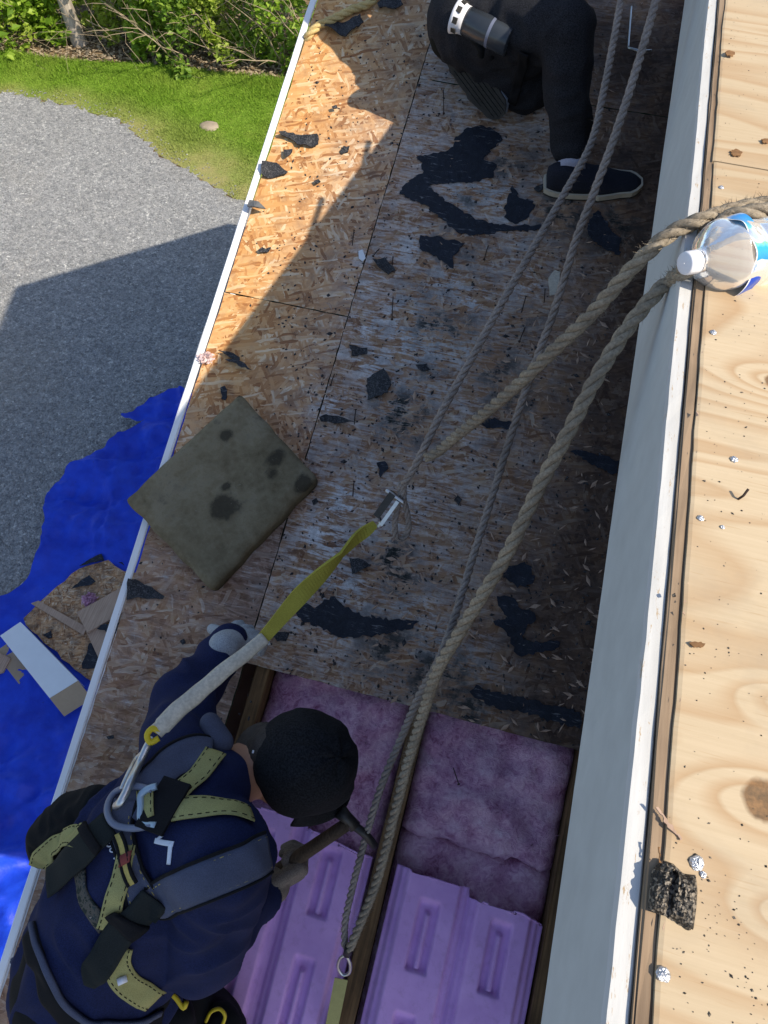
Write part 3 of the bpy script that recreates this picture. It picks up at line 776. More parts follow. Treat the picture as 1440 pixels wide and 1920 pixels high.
def osb_panel(x0, x1, y0, y1, step=.022):
    nx = max(2, int((x1 - x0) / step)); ny = max(2, int((y1 - y0) / step)); V = []; F = []; fm = []
    for j in range(ny + 1):
        for i in range(nx + 1):
            x, y = x0 + (x1 - x0) * i / nx, y0 + (y1 - y0) * j / ny
            ed = (i in (0, nx)) or (j in (0, ny))
            if x0 == RAKE: x += rake_dx(y) * (1 - i / nx)
            V.append((x + (uni(-.0012, .0012) if i in (0, nx) else 0), y + (uni(-.0012, .0012) if j in (0, ny) else 0), -uni(0, .0015) if ed else .0012 * noise.noise(Vector((x * 5, y * 5, 1)))))
    W = nx + 1
    for j in range(ny):
        for i in range(nx): F.append((j * W + i, j * W + i + 1, (j + 1) * W + i + 1, (j + 1) * W + i)); fm.append(0)
    T = .0115; nb = len(V)
    ring = [i for i in range(W)] + [j * W + nx for j in range(1, ny + 1)] + [ny * W + i for i in range(nx - 1, -1, -1)] + [j * W for j in range(ny - 1, 0, -1)]
    for k in ring: V.append((V[k][0], V[k][1], -T))
    n = len(ring)
    for q in range(n): F.append((ring[q], nb + q, nb + (q + 1) % n, ring[(q + 1) % n])); fm.append(1)
    F.append(tuple(nb + q for q in range(n - 1, -1, -1))); fm.append(0)
    o = local_obj('osb_panel', V, F, None, ML, house, mats=[M['osb'], GREEN], fmat=fm)
    for an, fn in (('weather_shade', weather_shade), ('white', f_white), ('mould', f_mould), ('stain_dark', f_stain_dark)):
        a = o.data.attributes.new(an, 'FLOAT', 'POINT'); a.data.foreach_set('value', [fn(v[0], v[1]) for v in V])
    return o
yl = lambda px, py: lx(px, py).y
YS = yl(540, 571); YH = (yl(720, 1307) + yl(1080, 1410)) / 2
Y_EAVE = -.50; Y_RIDGE = 3.52
def rake_dx(y):
    v = .023 - .026 * min(y, 2.6) * math.cos(AL)
    return v if y < 2.6 else v * max(0, 1 - (y - 2.6) / .85)
osb_panel(RAKE, -.5012, YS + .0015, Y_RIDGE)
osb_panel(RAKE, -.5012, Y_EAVE, YS - .0015)
osb_panel(-.4985, .72, YH, 2.36)
osb_panel(-.4985, .72, 2.363, Y_RIDGE)
osb_panel(.30, .72, Y_EAVE, YH - .003) if False else None
# rafters
RD = .14
for xc in (-.790, -.452, -.050, .356, .70):
    board('rafter', (xc - .019, xc + .019, Y_EAVE + .02, Y_RIDGE, -RD - .012, -.012), M['rafter'], ML, house, .0025, 24, .0012)
board('sub_fascia', (RAKE, .72, Y_EAVE - .02, Y_EAVE + .017, -RD - .014, -.013), M['rafter'], ML, house, .002)
# unseen ceiling board added below the rafters to block light, soffit under the overhang
board('ceiling_light_block', (-.55, .72, -.30, Y_RIDGE, -RD - .03, -RD - .016), M['soffit'], ML, house)
# white metal rake trim on a rake board
rb_ = board('rake_board', (RAKE - .020, RAKE - .002, Y_EAVE - .02, Y_RIDGE, -.150, -.004), M['drip'], ML, house, .002)
board('drip_edge', (RAKE - .024, RAKE - .004, Y_EAVE - .02, Y_RIDGE, -.0035, .006), M['drip'], ML, house, .0025, 40, .0006)
for o_ in house.children:
    if o_.name.startswith(('rake_board', 'drip_edge')):
        for v_ in o_.data.vertices: v_.co.x += rake_dx(v_.co.y)
# unseen far slope, shaped for its shadow edge on the drive; walls
def quadprism(name, P, m, par):
    V, F = [], []
    return mesh_obj(name, P, [(0, 1, 2, 3)], m, par)
rdg = ML @ Vector((0, Y_RIDGE, 0)); far_y = rdg.y + 1.5; far_z = rdg.z - 1.5 * 1.05
v = []
for x in (RAKE - .02, 2.6):
    v += [(x, rdg.y + .003, rdg.z), (x, far_y, far_z), (x, far_y, far_z - .16), (x, rdg.y + .003, rdg.z - .16)]
mesh_obj('unseen_far_slope', v, [(0, 1, 5, 4), (1, 2, 6, 5), (2, 3, 7, 6), (3, 0, 4, 7), (0, 3, 2, 1), (4, 5, 6, 7)], M['shingle'], house)
def wall(name, x0, x1, y0, y1, z0, ztop, m):
    """ztop(x, y) gives the top height at each corner"""
    P = [(x0, y0), (x1, y0), (x1, y1), (x0, y1)]
    V = [(x, y, z0) for x, y in P] + [(x, y, ztop(x, y)) for x, y in P]
    return mesh_obj(name, V, [(0, 3, 2, 1), (4, 5, 6, 7), (0, 1, 5, 4), (1, 2, 6, 5), (2, 3, 7, 6), (3, 0, 4, 7)], m, house)
zlow = lambda x, y: (LP(x, y, -RD - .035)).z
YF = -.32
wall('wall', -.62, -.52, YF, rdg.y + 1.0, 0, lambda x, y: min(zlow(x, y), rdg.z - RD - max(0, y - rdg.y) * 1.1 - .2), M['siding'])
wall('wall', -.518, 2.5, YF, YF + .1, 0, zlow, M['siding'])
def zup(x, y):
    q = MUi @ Vector((x, y, 4)); q.z = -.16; return (MU @ q).z
Y_UE = -.60; Y_UF = 2.75
wall('upper_wall', .47, .57, YF + .102, 2.7, 2.2, zup, M['soffit'])
# upper roof: fascia board, trim strip, plywood sheets (frame MU: origin on the top outer edge of the fascia)
um = lambda px, py, h=0: MUi @ upp(px, py, h)
def fascia():
    """painted 1x8 with a worn sunlit top edge"""
    n = 150; w_, hgt = .0155, .19; V, F, fm, wn = [], [], [], []
    y0, y1 = Y_UE, Y_UF - .74 * 0
    prof = [(0, -hgt, 0), (0, -.004, 0), (.0022, 0, 1), (w_ - .0015, 0, 1), (w_, -.002, .4), (w_, -hgt, 0)]
    for i in range(n + 1):
        y = y0 - .74 + (y1 - y0) * i / n
        wob = .0016 * noise.noise(Vector((y * 3, 0, 0))) + .0007 * noise.noise(Vector((y * 40, 5, 0)))
        for k, (x, z, wv) in enumerate(prof):
            V.append((x + (wob if k in (1, 2) else wob * .3), y, z + (.0006 * noise.noise(Vector((y * 55, k, 2))) if k in (1, 2, 3, 4) else 0))); wn.append(wv)
    K = len(prof)
    for i in range(n):
        for k in range(K):
            k2 = (k + 1) % K; F.append((i * K + k, (i + 1) * K + k, (i + 1) * K + k2, i * K + k2)); fm.append(1 if k == 0 else 0)  # outer face takes the shade-tinted paint
    F.append(tuple(range(K))); fm.append(1); F.append(tuple(n * K + k for k in range(K - 1, -1, -1))); fm.append(1)
    o = local_obj('fascia_board', V, F, None, MU, house, mats=[M['white_paint'], M['fascia_shade']], fmat=fm)
    a = o.data.attributes.new('worn', 'FLOAT', 'POINT'); a.data.foreach_set('value', wn)
    bm = bmesh.new(); bm.from_mesh(o.data); bmesh.ops.recalc_face_normals(bm, faces=bm.faces[:]); bm.to_mesh(o.data); bm.free()
    return o
fascia()
# local y in MU is measured from E0 (world y 0.742): shift
ys0, ys1 = Y_UE - .74, Y_UF - .74
board('rake_rafter', (.0158, .0258, ys0, ys1, -.16, .0038), wood_material('weathered trim strip', (.20, .135, .085), (.36, .26, .17), 1, 1, .35), MU, house, .0012, 60, .0006)
PX0 = .0262
seam = um(1390, 321); 
kn = [um(1425, 1505), um(1440, 1318), um(1437, 722), um(1400, 905), um(1395, 1700)]
kpos = [(kn[0].x, kn[0].y, .022), (kn[1].x + .01, kn[1].y, .016), (kn[2].x + .006, kn[2].y, .017), (kn[4].x + .03, kn[4].y, .012)]
M['ply'] = plywood_material(kpos)
M['ply2'] = plywood_material([(.45, 1.4, .02), (.2, 1.2, .012)])
def ply_panel(x0, x1, y0, y1, m, step=.02):
    ny = int((y1 - y0) / step); V, F = [], []; rows = []
    for j in range(ny + 1):
        y = y0 + (y1 - y0) * j / ny; e = .0012 * noise.noise(Vector((y * 60, 1, 0))) + .0016 * noise.noise(Vector((y * 9, 4, 0)))
        o = len(V); V += [(x0 + e - .0008, y, -.0125), (x0 + e, y, -.0006), (x0 + .003 + e, y, 0), (x1, y, 0), (x1, y, -.0125)]; rows.append(o)
    for j in range(ny):
        a, b = rows[j], rows[j + 1]
        for k in range(4): F.append((a + k, a + k + 1, b + k + 1, b + k))
        F.append((a + 4, a, b, b + 4))
    F.append((rows[0] + 4, rows[0] + 3, rows[0] + 2, rows[0] + 1, rows[0])); F.append(tuple(rows[-1] + k for k in range(5)))
    return local_obj('plywood_sheet', V, F, m, MU @ Matrix.Translation((0, 0, .0065)), house)
ply_panel(PX0, 1.27, ys0 - .02, seam.y - .001, M['ply'])
ply_panel(PX0 - .002, 1.27, seam.y + .0015, ys1, M['ply2'])
ply_panel(1.273, 2.45, ys0 - .02, ys1, M['ply2'])
board('soffit', (.0165, .33, ys0, ys1, -.19, -.162), M['soffit'], MU, house)
board('eave_fascia', (0, 2.45, ys0 - .022, ys0 - .003, -.19, -.004), M['fascia_shade'], MU, house, .002)

# ------------------------------------------------------------------ insulation in the open bays
def batt(x0, x1, y0, y1, top, label, seed, thick=.075):
    """a fluffy batt: lumpy top, ragged ends"""
    nx, ny = 26, max(8, int((y1 - y0) / .012)); V, F = [], []
    for j in range(ny + 1):
        for i in range(nx + 1):
            u, t = i / nx, j / ny
            x = x0 + (x1 - x0) * u; y = y0 + (y1 - y0) * t
            if j == 0: y += .022 * noise.noise(Vector((x * 18, seed, 0))) + .010 * noise.noise(Vector((x * 60, seed, 0)))
            if j == ny: y += .012 * noise.noise(Vector((x * 18, seed + 4, 0)))
            e = min(u, 1 - u) * (x1 - x0); ee = min(t, 1 - t) * (y1 - y0)
            drop = .030 * math.exp(-e / .016) + .020 * math.exp(-ee / .010)
            h = top + .022 * noise.noise(Vector((x * 7, y * 7, seed))) + .010 * noise.noise(Vector((x * 24, y * 24, seed))) + .005 * noise.noise(Vector((x * 70, y * 70, seed))) - drop
            V.append((x, y, h))
    W = nx + 1
    for j in range(ny):
        for i in range(nx): F.append((j * W + i, j * W + i + 1, (j + 1) * W + i + 1, (j + 1) * W + i))
    nb = len(V); ring = list(range(W)) + [j * W + nx for j in range(1, ny + 1)] + [ny * W + i for i in range(nx - 1, -1, -1)] + [j * W for j in range(ny - 1, 0, -1)]
    for k in ring: V.append((V[k][0], V[k][1], top - thick))
    n = len(ring)
    for q in range(n): F.append((ring[q], nb + q, nb + (q + 1) % n, ring[(q + 1) % n]))
    F.append(tuple(nb + q for q in range(n - 1, -1, -1)))
    # wisps
    for _ in range(260):
        x, y = uni(x0 + .01, x1 - .01), uni(y0 + .02, y1 - .02); h = top + .022 * noise.noise(Vector((x * 7, y * 7, seed))) + .010 * noise.noise(Vector((x * 24, y * 24, seed)))
        a = uni(0, 6.28); l = uni(.006, .02); o = len(V); d = Vector((math.cos(a) * l, math.sin(a) * l, uni(-.001, .010))); sd_ = Vector((-math.sin(a), math.cos(a), 0)) * .0005
        V += [Vector((x, y, h)) - sd_, Vector((x, y, h)) + sd_, Vector((x, y, h)) + d]; F.append((o, o + 1, o + 2))
    o = local_obj('insulation_batt', V, F, M['insul'], ML, None, True)
    return tag(o, label, 'insulation', 'pink batts in the open rafter bays')
yA = yl(560, 1560); yB = yl(860, 1640); yC = yl(800, 1580)
batt(-.431, -.071, -.12, YH + .12, -.040, 'pink fibreglass batt left of the middle rafter, beside the cap', 1)
batt(-.029, .335, yC + .004, YH + .14, -.042, 'pink fibreglass batt right of the middle rafter, tucked under the rotten board end', 2)
batt(-.029, .335, -.20, yC + .010, -.050, 'pink fibreglass batt right of the middle rafter, under the notched foam vent sheet', 3)
def baffle(xc, wid, y0, y1, top, label, seed, cut):
    """moulded rafter vent: two raised decks with a valley, long pockets with a central rib"""
    st = .0042; nx = int(wid / st); ny = int((y1 - y0) / st); V, F = [], []
    def ss(a, b, x): 
        t = max(0, min(1, (x - a) / (b - a))); return t * t * (3 - 2 * t)
    half = wid / 2
    def hfun(x, y):
        # x from -half to half, y from 0 (upper end) downwards in metres
        h = 0.0
        for c in (-half * .47, half * .47):
            a = abs(x - c)
            h = max(h, .030 * (1 - ss(.058, .070, a)))
            # side step
            h = max(h, .012 * (1 - ss(.076, .083, a)))
            per = .235; yy = (y - .045) % per; inside = ss(0, .022, yy) * (1 - ss(.150, .158, yy))
            pk = (1 - ss(.020, .026, a)) * inside
            if y > .03:
                rib = (1 - ss(.004, .008, a)) * ss(.03, .036, yy) * (1 - ss(.148, .152, yy))
                h = h - .017 * pk + .013 * rib * pk
        return h
    for j in range(ny + 1):
        for i in range(nx + 1):
            u = i / nx; x = -half + wid * u; yd = (y1 - y0) * j / ny
            yt = y1 - yd
            lim = cut(u)
            if yt > y1 - lim: yt = y1 - lim
            V.append((xc + x, yt, top + hfun(x, max(0, yd)) + .0035 * noise.noise(Vector((x * 7, yd * 5, seed))) + .0012 * noise.noise(Vector((x * 24, yd * 24, seed)))))
    W = nx + 1
    for j in range(ny):
        for i in range(nx):
            q = (j * W + i, (j + 1) * W + i, (j + 1) * W + i + 1, j * W + i + 1)
            if len({(round(V[k][0], 5), round(V[k][1], 5), round(V[k][2], 4)) for k in q}) >= 3: F.append(q)
    o = local_obj('foam_vent', V, F, M['baffle'], ML, None, False)
    o.data.polygons.foreach_set('use_smooth', [True] * len(o.data.polygons))
    s = o.modifiers.new('thickness', 'SOLIDIFY'); s.thickness = .004; s.offset = -1
    return tag(o, label, 'vent sheet', 'pink foam vent sheets')
y2 = yl(790, 1638)
baffle(.157, .350, -.52, y2, -.034, 'pink foam vent sheet with stepped top right of the middle rafter', 3, lambda u: (.0 if u < .10 else .004) + (.020 if u > .50 else 0) + max(0, u - .86) * .13)
y1_ = yl(475, 1520)
baffle(-.252, .350, -.52, y1_ + .02, -.034, 'pink foam vent sheet left of the middle rafter, under the hammer', 5, lambda u: .012 + (.018 if u > .52 else 0) + max(0, u - .6) * .06)

# ------------------------------------------------------------------ tarp and torn-off debris on the drive
TARP_PX = [(345, 752), (318, 754), (290, 765), (258, 788), (232, 802), (262, 806), (288, 797), (262, 826), (210, 855), (165, 885), (125, 915), (97, 950), (99, 1000), (85, 1040), (62, 1085), (25, 1118), (-60, 1150), (-330, 1230), (-330, 1760), (-260, 2080), (60, 2080)]
TARP = [grd(*p).to_2d() for p in TARP_PX] + [Vector((-.70, -.95)), Vector((-.70, 2.4)), Vector((-1.5, 3.2))]
def crease(x, y, sc, sx, a, seed):
    u = (x * math.cos(a) + y * math.sin(a)) * sc; v = (-x * math.sin(a) + y * math.cos(a)) * sc * sx
    d, p = noise.voronoi(Vector((u + .25 * noise.noise(Vector((u, v, seed))), v, seed)))
    return d[0]
def fold(x, y):
    n = noise.noise(Vector((x * 1.3, y * 1.3, 4)))
    h = .05 * (1 - abs(noise.noise(Vector((x * 2.1 + n, y * 1.3, 1)))) * 2) ** 3 if True else 0
    h += .055 * max(0, 1 - abs(noise.noise(Vector((x * 1.4 - y * 2.4, y * .9 + x * .5, 8)))) * 5)
    h += .035 * max(0, 1 - abs(noise.noise(Vector((x * 4.5 + y, y * 3 - x, 12)))) * 4)
    h = h * .45 + .075 * crease(x, y, 3.2, .55, .5, 1.0) + .075 * crease(x, y, 5.5, .45, 1.7, 7.0) + .038 * crease(x, y, 11, .5, 2.6, 3.0) - .045
    for a_, sp_, of_ in ((.35, .46, .1), (1.9, .52, .3)):
        t_ = ((x * math.cos(a_) + y * math.sin(a_) + .05 * noise.noise(Vector((x, y, 5)))) / sp_ + of_) % 1; h += .022 * max(0, 1 - abs(t_ - .5) * 14)
    for a_, sc_, am_ in ((.6, 7, .020), (1.5, 9, .016), (2.5, 8, .018)):
        u_ = x * math.cos(a_) + y * math.sin(a_); v_ = -x * math.sin(a_) + y * math.cos(a_); h += am_ * max(0, 1 - abs(noise.noise(Vector((u_ * sc_, v_ * 1.6, a_ * 9)))) * 4.5)
    d = nearseg(x, y, TARP)[0]
    h += .05 * math.exp(-d * 9) * (.5 + noise.noise(Vector((x * 3, y * 3, 20))))
    bc = (Vector((x, y)) - G(125, 1200)).length; h *= .18 + .82 * max(0, min(1, (bc - .48) / .3))
    return max(.002, h + .012)
tarp = grid_poly('tarp', TARP, .010, M['tarp'], .025, {}, fold, None)
tag(tarp, 'crumpled bright blue tarp spread on the gravel below the eave', 'tarp')
ML_G = Matrix.Translation((0, 0, 0))
def gslab(name, px, h, thick, m, label, cat, group=None, seed=0, step=.05, jit=.006, lift=0.0, curl=0.0):
    P = [grd(x, y, h).to_2d() for x, y in px]; P = rough_outline(P, step, jit, seed)
    o = slab(name, P, Matrix.Identity(4), h, thick, m, None, lift, seed, None, curl)
    return tag(o, label, cat, group)
def scrap_attrs(o):
    for an, v in (('weather_shade', .55), ('white', .0), ('mould', .25), ('stain_dark', .12)):
        a = o.data.attributes.new(an, 'FLOAT', 'POINT'); a.data.foreach_set('value', [v] * len(o.data.vertices))
o = gslab('osb_scrap', [(150, 1068), (178, 1058), (205, 1052), (232, 1072), (290, 1078), (300, 1180), (232, 1230), (188, 1282), (160, 1272), (130, 1245), (95, 1215), (50, 1172), (45, 1160), (95, 1112)], .055, .012, M['osb'], 'big weathered board offcut lying on the blue tarp', 'board', None, 3, .05, .008)
scrap_attrs(o)
gslab('pine_board', [(60, 1133), (74, 1128), (165, 1178), (158, 1192)], .072, .018, M['scrapwood'], 'narrow pale board strip across the weathered offcut', 'board', 'pale boards on the tarp', 4, .2, .001)
gslab('pine_board', [(145, 1150), (235, 1100), (262, 1092), (262, 1132), (165, 1188)], .094, .018, M['scrapwood'], 'wide pale board running under the white rake trim', 'board', 'pale boards on the tarp', 5, .2, .001)
gslab('pine_board', [(163, 1186), (205, 1172), (212, 1226), (192, 1248)], .074, .018, M['scrapwood'], 'short pale board end pointing down at the felt scrap', 'board', 'pale boards on the tarp', 6, .2, .001)
gslab('pine_board', [(-70, 1215), (0, 1225), (22, 1236), (8, 1262), (-70, 1290)], .03, .018, M['scrapwood'], 'pale board poking in at the left edge beside the carton', 'board', 'pale boards on the tarp', 7, .2, .001)
ts = [('felt scrap on the tarp above the board offcut, closest to the rake', [(217, 1035), (235, 1020), (258, 1022), (261, 1046), (240, 1063), (222, 1056)], .05),
      ('pointed felt scrap at the top corner of the offcut on the tarp', [(150, 1062), (170, 1048), (192, 1040), (196, 1052), (175, 1056)], .075),
      ('curled felt scrap lying across the top of the offcut', [(135, 1105), (152, 1090), (168, 1078), (180, 1092), (172, 1097), (152, 1100)], .072),
      ('felt scrap touching the wide pale board at the rake', [(182, 1180), (190, 1172), (204, 1171), (225, 1168), (225, 1188), (205, 1190), (196, 1182)], .112),
      ('small square felt scrap beside the white carton', [(80, 1191), (97, 1184), (99, 1196), (92, 1198)], .070),
      ('ragged felt scrap at the lower corner of the offcut', [(154, 1245), (163, 1228), (168, 1208), (178, 1205), (186, 1238), (180, 1252), (165, 1256), (155, 1254)], .070)]
for i, (lb, P, h) in enumerate(ts): gslab('felt_scrap', P, h, .004, M['felt'], 'black ' + lb, 'felt scrap', 'felt scraps thrown on the tarp', 30 + i, .02, .004, .015)
def tuft(P3, rad, n, seed, label, name='insulation_tuft', m='insul'):
    rg = random.Random(seed); V, F = [], []
    # a lumpy core of small overlapping flakes plus loose fibres
    for _ in range(n):
        d = Vector((rg.gauss(0, 1), rg.gauss(0, 1), rg.gauss(0, 1))).normalized() * rg.random() ** .5
        c = P3 + Vector((d.x * rad[0], d.y * rad[1], abs(d.z) * rad[2])); t = Vector((rg.gauss(0, 1), rg.gauss(0, 1), rg.gauss(0, .6))).normalized(); b = t.orthogonal().normalized(); s = rad[0] * rg.uniform(.16, .38); w2 = s * rg.choice([.04, .3, .45])
        o = len(V); V += [c - t * s, c + b * w2, c + t * s, c - b * w2]; F.append((o, o + 1, o + 2, o + 3))
    return tag(mesh_obj(name, V, F, M[m]), label, 'insulation')
tuft(grd(168, 1125, .09), (.055, .05, .03), 420, 1, 'pink tuft of glass wool on the offcut on the tarp')
M['palewool'] = plain('grey pink wool', (.52, .42, .42), 1.0, .2, 90, .5)
tuft(grd(205, 940, .06), (.06, .04, .03), 300, 2, 'greyish tuft of insulation on the blue tarp beside the foam pad', m='palewool')
M['palepink'] = plain('pale pink wool', (.78, .60, .58), 1.0, .1, 90, .5)
tuft(low(386, 672, .006), (.024, .020, .016), 260, 4, 'pale pink tuft of insulation caught on the white rake trim', m='palepink')
# long white carton, open on the side, with a brown flap
def carton():
    h = .13
    A, B, C, D = [grd(*p, h + .03) for p in [(0, 1192), (38, 1166), (146, 1276), (93, 1309)]]
    t = thing('cardboard_box', (A + C) / 2 - Vector((0, 0, h)), 'long white cardboard box with an open brown flap on the blue tarp', 'box')
    dn = Vector((0, 0, -h)); V = []; F = []
    def panel(a, b, c, d, th=.004):
        n = (b - a).cross(d - a).normalized() * th
        v = [a, b, c, d, a - n, b - n, c - n, d - n]; return v, [(0, 1, 2, 3), (7, 6, 5, 4), (0, 4, 5, 1), (1, 5, 6, 2), (2, 6, 7, 3), (3, 7, 4, 0)]
    Cs = [A, B, C, D]
    mesh_obj('carton_shell', *join(panel(A, D, C, B), panel(B + Vector((0, 0, -.002)), C + Vector((0, 0, -.002)), C + dn, B + dn), panel(A + Vector((0, 0, -.002)), B + Vector((0, 0, -.002)), B + dn, A + dn)), M['card_white'], t)
    mesh_obj('carton_bottom', *panel(A + dn, B + dn, C + dn, D + dn), M['card_brown'], t)
    u = (C - B).normalized(); wv = (D - C)
    mesh_obj('end_flap', *panel(D + Vector((0, 0, -.004)), C + Vector((0, 0, -.004)), C + u * .135 + Vector((0, 0, -.055)) + wv * .08, D + u * .135 + Vector((0, 0, -.055)) + wv * .08), M['card_brown'], t)
    side = (A - B).normalized()
    mesh_obj('side_flap', *panel(A + dn * 1.0 + side * .006, D + dn * 1.0 + side * .006, D + dn * .98 + side * .10 + u * .0, A + dn * .98 + side * .10), M['card_brown'], t)
    # printed words on the shaded long side (soft and unreadable in the photo: a row of dark bars)
    nn = (C - B).cross(Vector((0, 0, 1))).normalized(); 
    if nn.dot(B - A) < 0: nn = -nn
    vf = []
    for k, (s0, s1, z0, z1) in enumerate([(.42, .50, .35, .5), (.515, .60, .35, .52), (.62, .66, .36, .5), (.45, .53, .58, .66), (.55, .66, .58, .67), (.68, .84, .40, .60)]):
        a = B.lerp(C, s0) + dn * z0 + nn * .003; b = B.lerp(C, s1) + dn * z0 + nn * .003; c = B.lerp(C, s1) + dn * z1 + nn * .003; d = B.lerp(C, s0) + dn * z1 + nn * .003
        vf.append(panel(a, b, c, d, .0006))
    mesh_obj('printed_marks', *join(*vf), plain('faded carton print', (.22, .24, .30), .8, .3, 90), t)
carton()

# ------------------------------------------------------------------ scraps on the lower roof
def lslab(name, px, thick, m, label, cat, group, seed, step=.012, jit=.0025, lift=.006, curl=0.0, h0=.0012):
    P = [lx(x, y).to_2d() for x, y in px]; P = rough_outline(P, step, jit, seed)
    return tag(slab(name, P, ML, h0, thick, m, None, lift, seed, None, curl), label, cat, group)
FG = 'felt patches still stuck to the lower roof'
patches = [
 ('largest torn felt patch, spread out below the kneeling worker', [(852, 262), (870, 246), (905, 236), (936, 250), (942, 262), (924, 280), (905, 300), (930, 310), (925, 334), (890, 341), (830, 345), (803, 348), (818, 362), (840, 380), (870, 400), (900, 414), (950, 424), (1015, 424), (1014, 433), (950, 435), (900, 440), (880, 444), (850, 430), (820, 405), (800, 386), (770, 376), (750, 365), (760, 346), (795, 322), (782, 296), (830, 286), (850, 276)]),
 ('felt patch just below the largest one, with a torn lower edge', [(788, 442), (806, 446), (820, 444), (846, 452), (870, 456), (863, 470), (850, 480), (851, 503), (838, 497), (830, 490), (806, 478), (787, 468)]),
 ('felt patch between the largest patch and the thin ropes', [(945, 386), (955, 366), (962, 346), (972, 372), (1002, 378), (1000, 392), (988, 410), (965, 420), (945, 410)]),
 ('dark felt patch below the shoe, near the fascia', [(1105, 412), (1122, 396), (1140, 428), (1164, 448), (1160, 480), (1142, 472), (1112, 452), (1100, 430)]),
 ('long torn felt patch beside the yellow lanyard webbing', [(535, 1119), (545, 1126), (562, 1128), (592, 1140), (604, 1130), (628, 1118), (640, 1130), (676, 1154), (720, 1161), (784, 1166), (770, 1180), (722, 1190), (660, 1196), (628, 1191), (580, 1168), (548, 1148)]),
 ('long dark felt strip along the rotten end of the boards', [(880, 1296), (892, 1284), (930, 1298), (1000, 1314), (1086, 1334), (1086, 1366), (1040, 1355), (1000, 1341), (930, 1326), (890, 1309)]),
 ('many cornered felt patch right of the thick tan rope', [(933, 1118), (966, 1122), (976, 1142), (1001, 1150), (1003, 1166), (985, 1178), (979, 1193), (1000, 1205), (1050, 1204), (1050, 1214), (1000, 1227), (978, 1230), (962, 1220), (958, 1196), (944, 1178), (926, 1165), (950, 1156), (938, 1140)]),
 ('rounded felt patch right of the thick tan rope, above the many cornered one', [(940, 1078), (952, 1060), (984, 1055), (998, 1068), (1000, 1088), (985, 1103), (965, 1098)]),
 ('thin felt patch between the two thick ropes, halfway up', [(893, 797), (908, 783), (932, 786), (966, 793), (960, 804), (925, 803)]),
 ('dark patch half under the fascia, level with the loop of rope', [(1068, 846), (1110, 850), (1160, 864), (1160, 892), (1110, 872)])]  # last entry is simply a dark flat patch
for i, (lb, P) in enumerate(patches): lslab('felt_patch', P, .0012, M['felt'], 'blue black ' + lb, 'felt patch', FG, 60 + i, .008, .0052, .003)
SG = 'torn shingle scraps on the lower roof'
scraps = [
 ('fishtail black scrap lying at the end of the yellow rope', [(594, 49), (624, 43), (655, 46), (677, 38), (682, 48), (660, 66), (648, 72), (622, 63), (602, 57)]),
 ('long bar shaped black scrap on the sunlit board', [(525, 255), (536, 250), (562, 257), (598, 261), (598, 276), (588, 279), (560, 276), (552, 268), (528, 260)]),
 ('small wedge shaped scrap just below the long bar shaped one', [(533, 285), (549, 282), (546, 292), (537, 300)]),
 ('small round scrap right of the long bar, near the shadow line', [(637, 285), (645, 276), (656, 278), (652, 286), (641, 290)]),
 ('black scrap shaped like an arrow tail on the edge of the sunlit board', [(491, 331), (494, 311), (520, 309), (529, 318), (541, 326), (538, 331), (516, 334), (496, 335)]),
 ('small flat pebble sized scrap in the sun beside the shadow line', [(589, 343), (597, 339), (602, 344), (595, 349)]),
 ('lowest small scrap still on the sunlit board', [(485, 474), (493, 467), (510, 469), (504, 476), (490, 477)]),
 ('black scrap cut by the top edge of the photo', [(708, 12), (718, 2), (750, 4), (757, 16), (735, 24), (712, 22)]),
 ('zigzag scrap where the shadow meets the rake', [(412, 663), (432, 662), (446, 668), (452, 680), (463, 688), (474, 699), (454, 693), (438, 684), (424, 678), (440, 677), (428, 670)]),
 ('narrow upright scrap at the top corner of the foam pad', [(416, 731), (424, 727), (428, 735), (424, 752), (416, 750)]),
 ('small blocky scrap above the square one', [(655, 653), (690, 656), (689, 667), (660, 670)]),
 ('nearly square shingle scrap in the middle of the roof', [(688, 712), (720, 693), (734, 720), (728, 741), (690, 753)]),
 ('tapering scrap right of the top corner of the pad, pointing right', [(601, 790), (612, 782), (640, 784), (667, 796), (640, 797), (604, 796)]),
 ('slanted scrap beside the white chip, left of the torn felt', [(700, 491), (722, 488), (742, 510), (728, 517), (708, 503)]),
 ('tiny scrap right of the square one', [(780, 686), (800, 684), (806, 695), (790, 700)]),
 ('triangular scrap touching the lanyard webbing below its hook', [(655, 1047), (680, 1052), (697, 1062), (674, 1072), (660, 1078)]),
 ('ragged arrowhead scrap hanging over the rake below the pad', [(240, 1126), (246, 1088), (265, 1090), (272, 1097), (285, 1100), (310, 1118), (308, 1124), (280, 1123), (262, 1121)]),
 ('dark scrap beside the gloved hand on the boards', [(507, 1190), (521, 1185), (545, 1188), (538, 1203), (522, 1204)]),
 ('bluish folded scrap left of the rope loop', [(706, 869), (722, 866), (729, 880), (718, 888), (714, 896)]),
 ('tiny scrap just right of the rope loop', [(850, 938), (857, 930), (865, 937), (860, 948)]),
 ('dark piece at the corner of the foam pad nearest the lanyard', [(586, 941), (594, 936), (598, 944), (590, 951)]),  # small dark piece against the pad
 ('small scrap on the boards behind the navy sleeve', [(340, 1203), (347, 1199), (350, 1206), (344, 1209)]),
 ('speck of shingle beside the blue tarp, above the pouch', [(204, 1381), (216, 1379), (218, 1385), (208, 1387)]),
 ('chip of shingle near the top of the sunlit board', [(624, 206), (632, 203), (634, 209), (627, 211)]),
 ('narrow scrap behind the heel of the front shoe', [(1000, 355), (1020, 346), (1026, 352), (1010, 364)])]
for i, (lb, P) in enumerate(scraps): lslab('shingle_scrap', P, .0035, M['shingle'] if i not in (9, 18) else M['felt'], lb, 'shingle scrap', SG, 100 + i, .009, .0028, .016, .05)
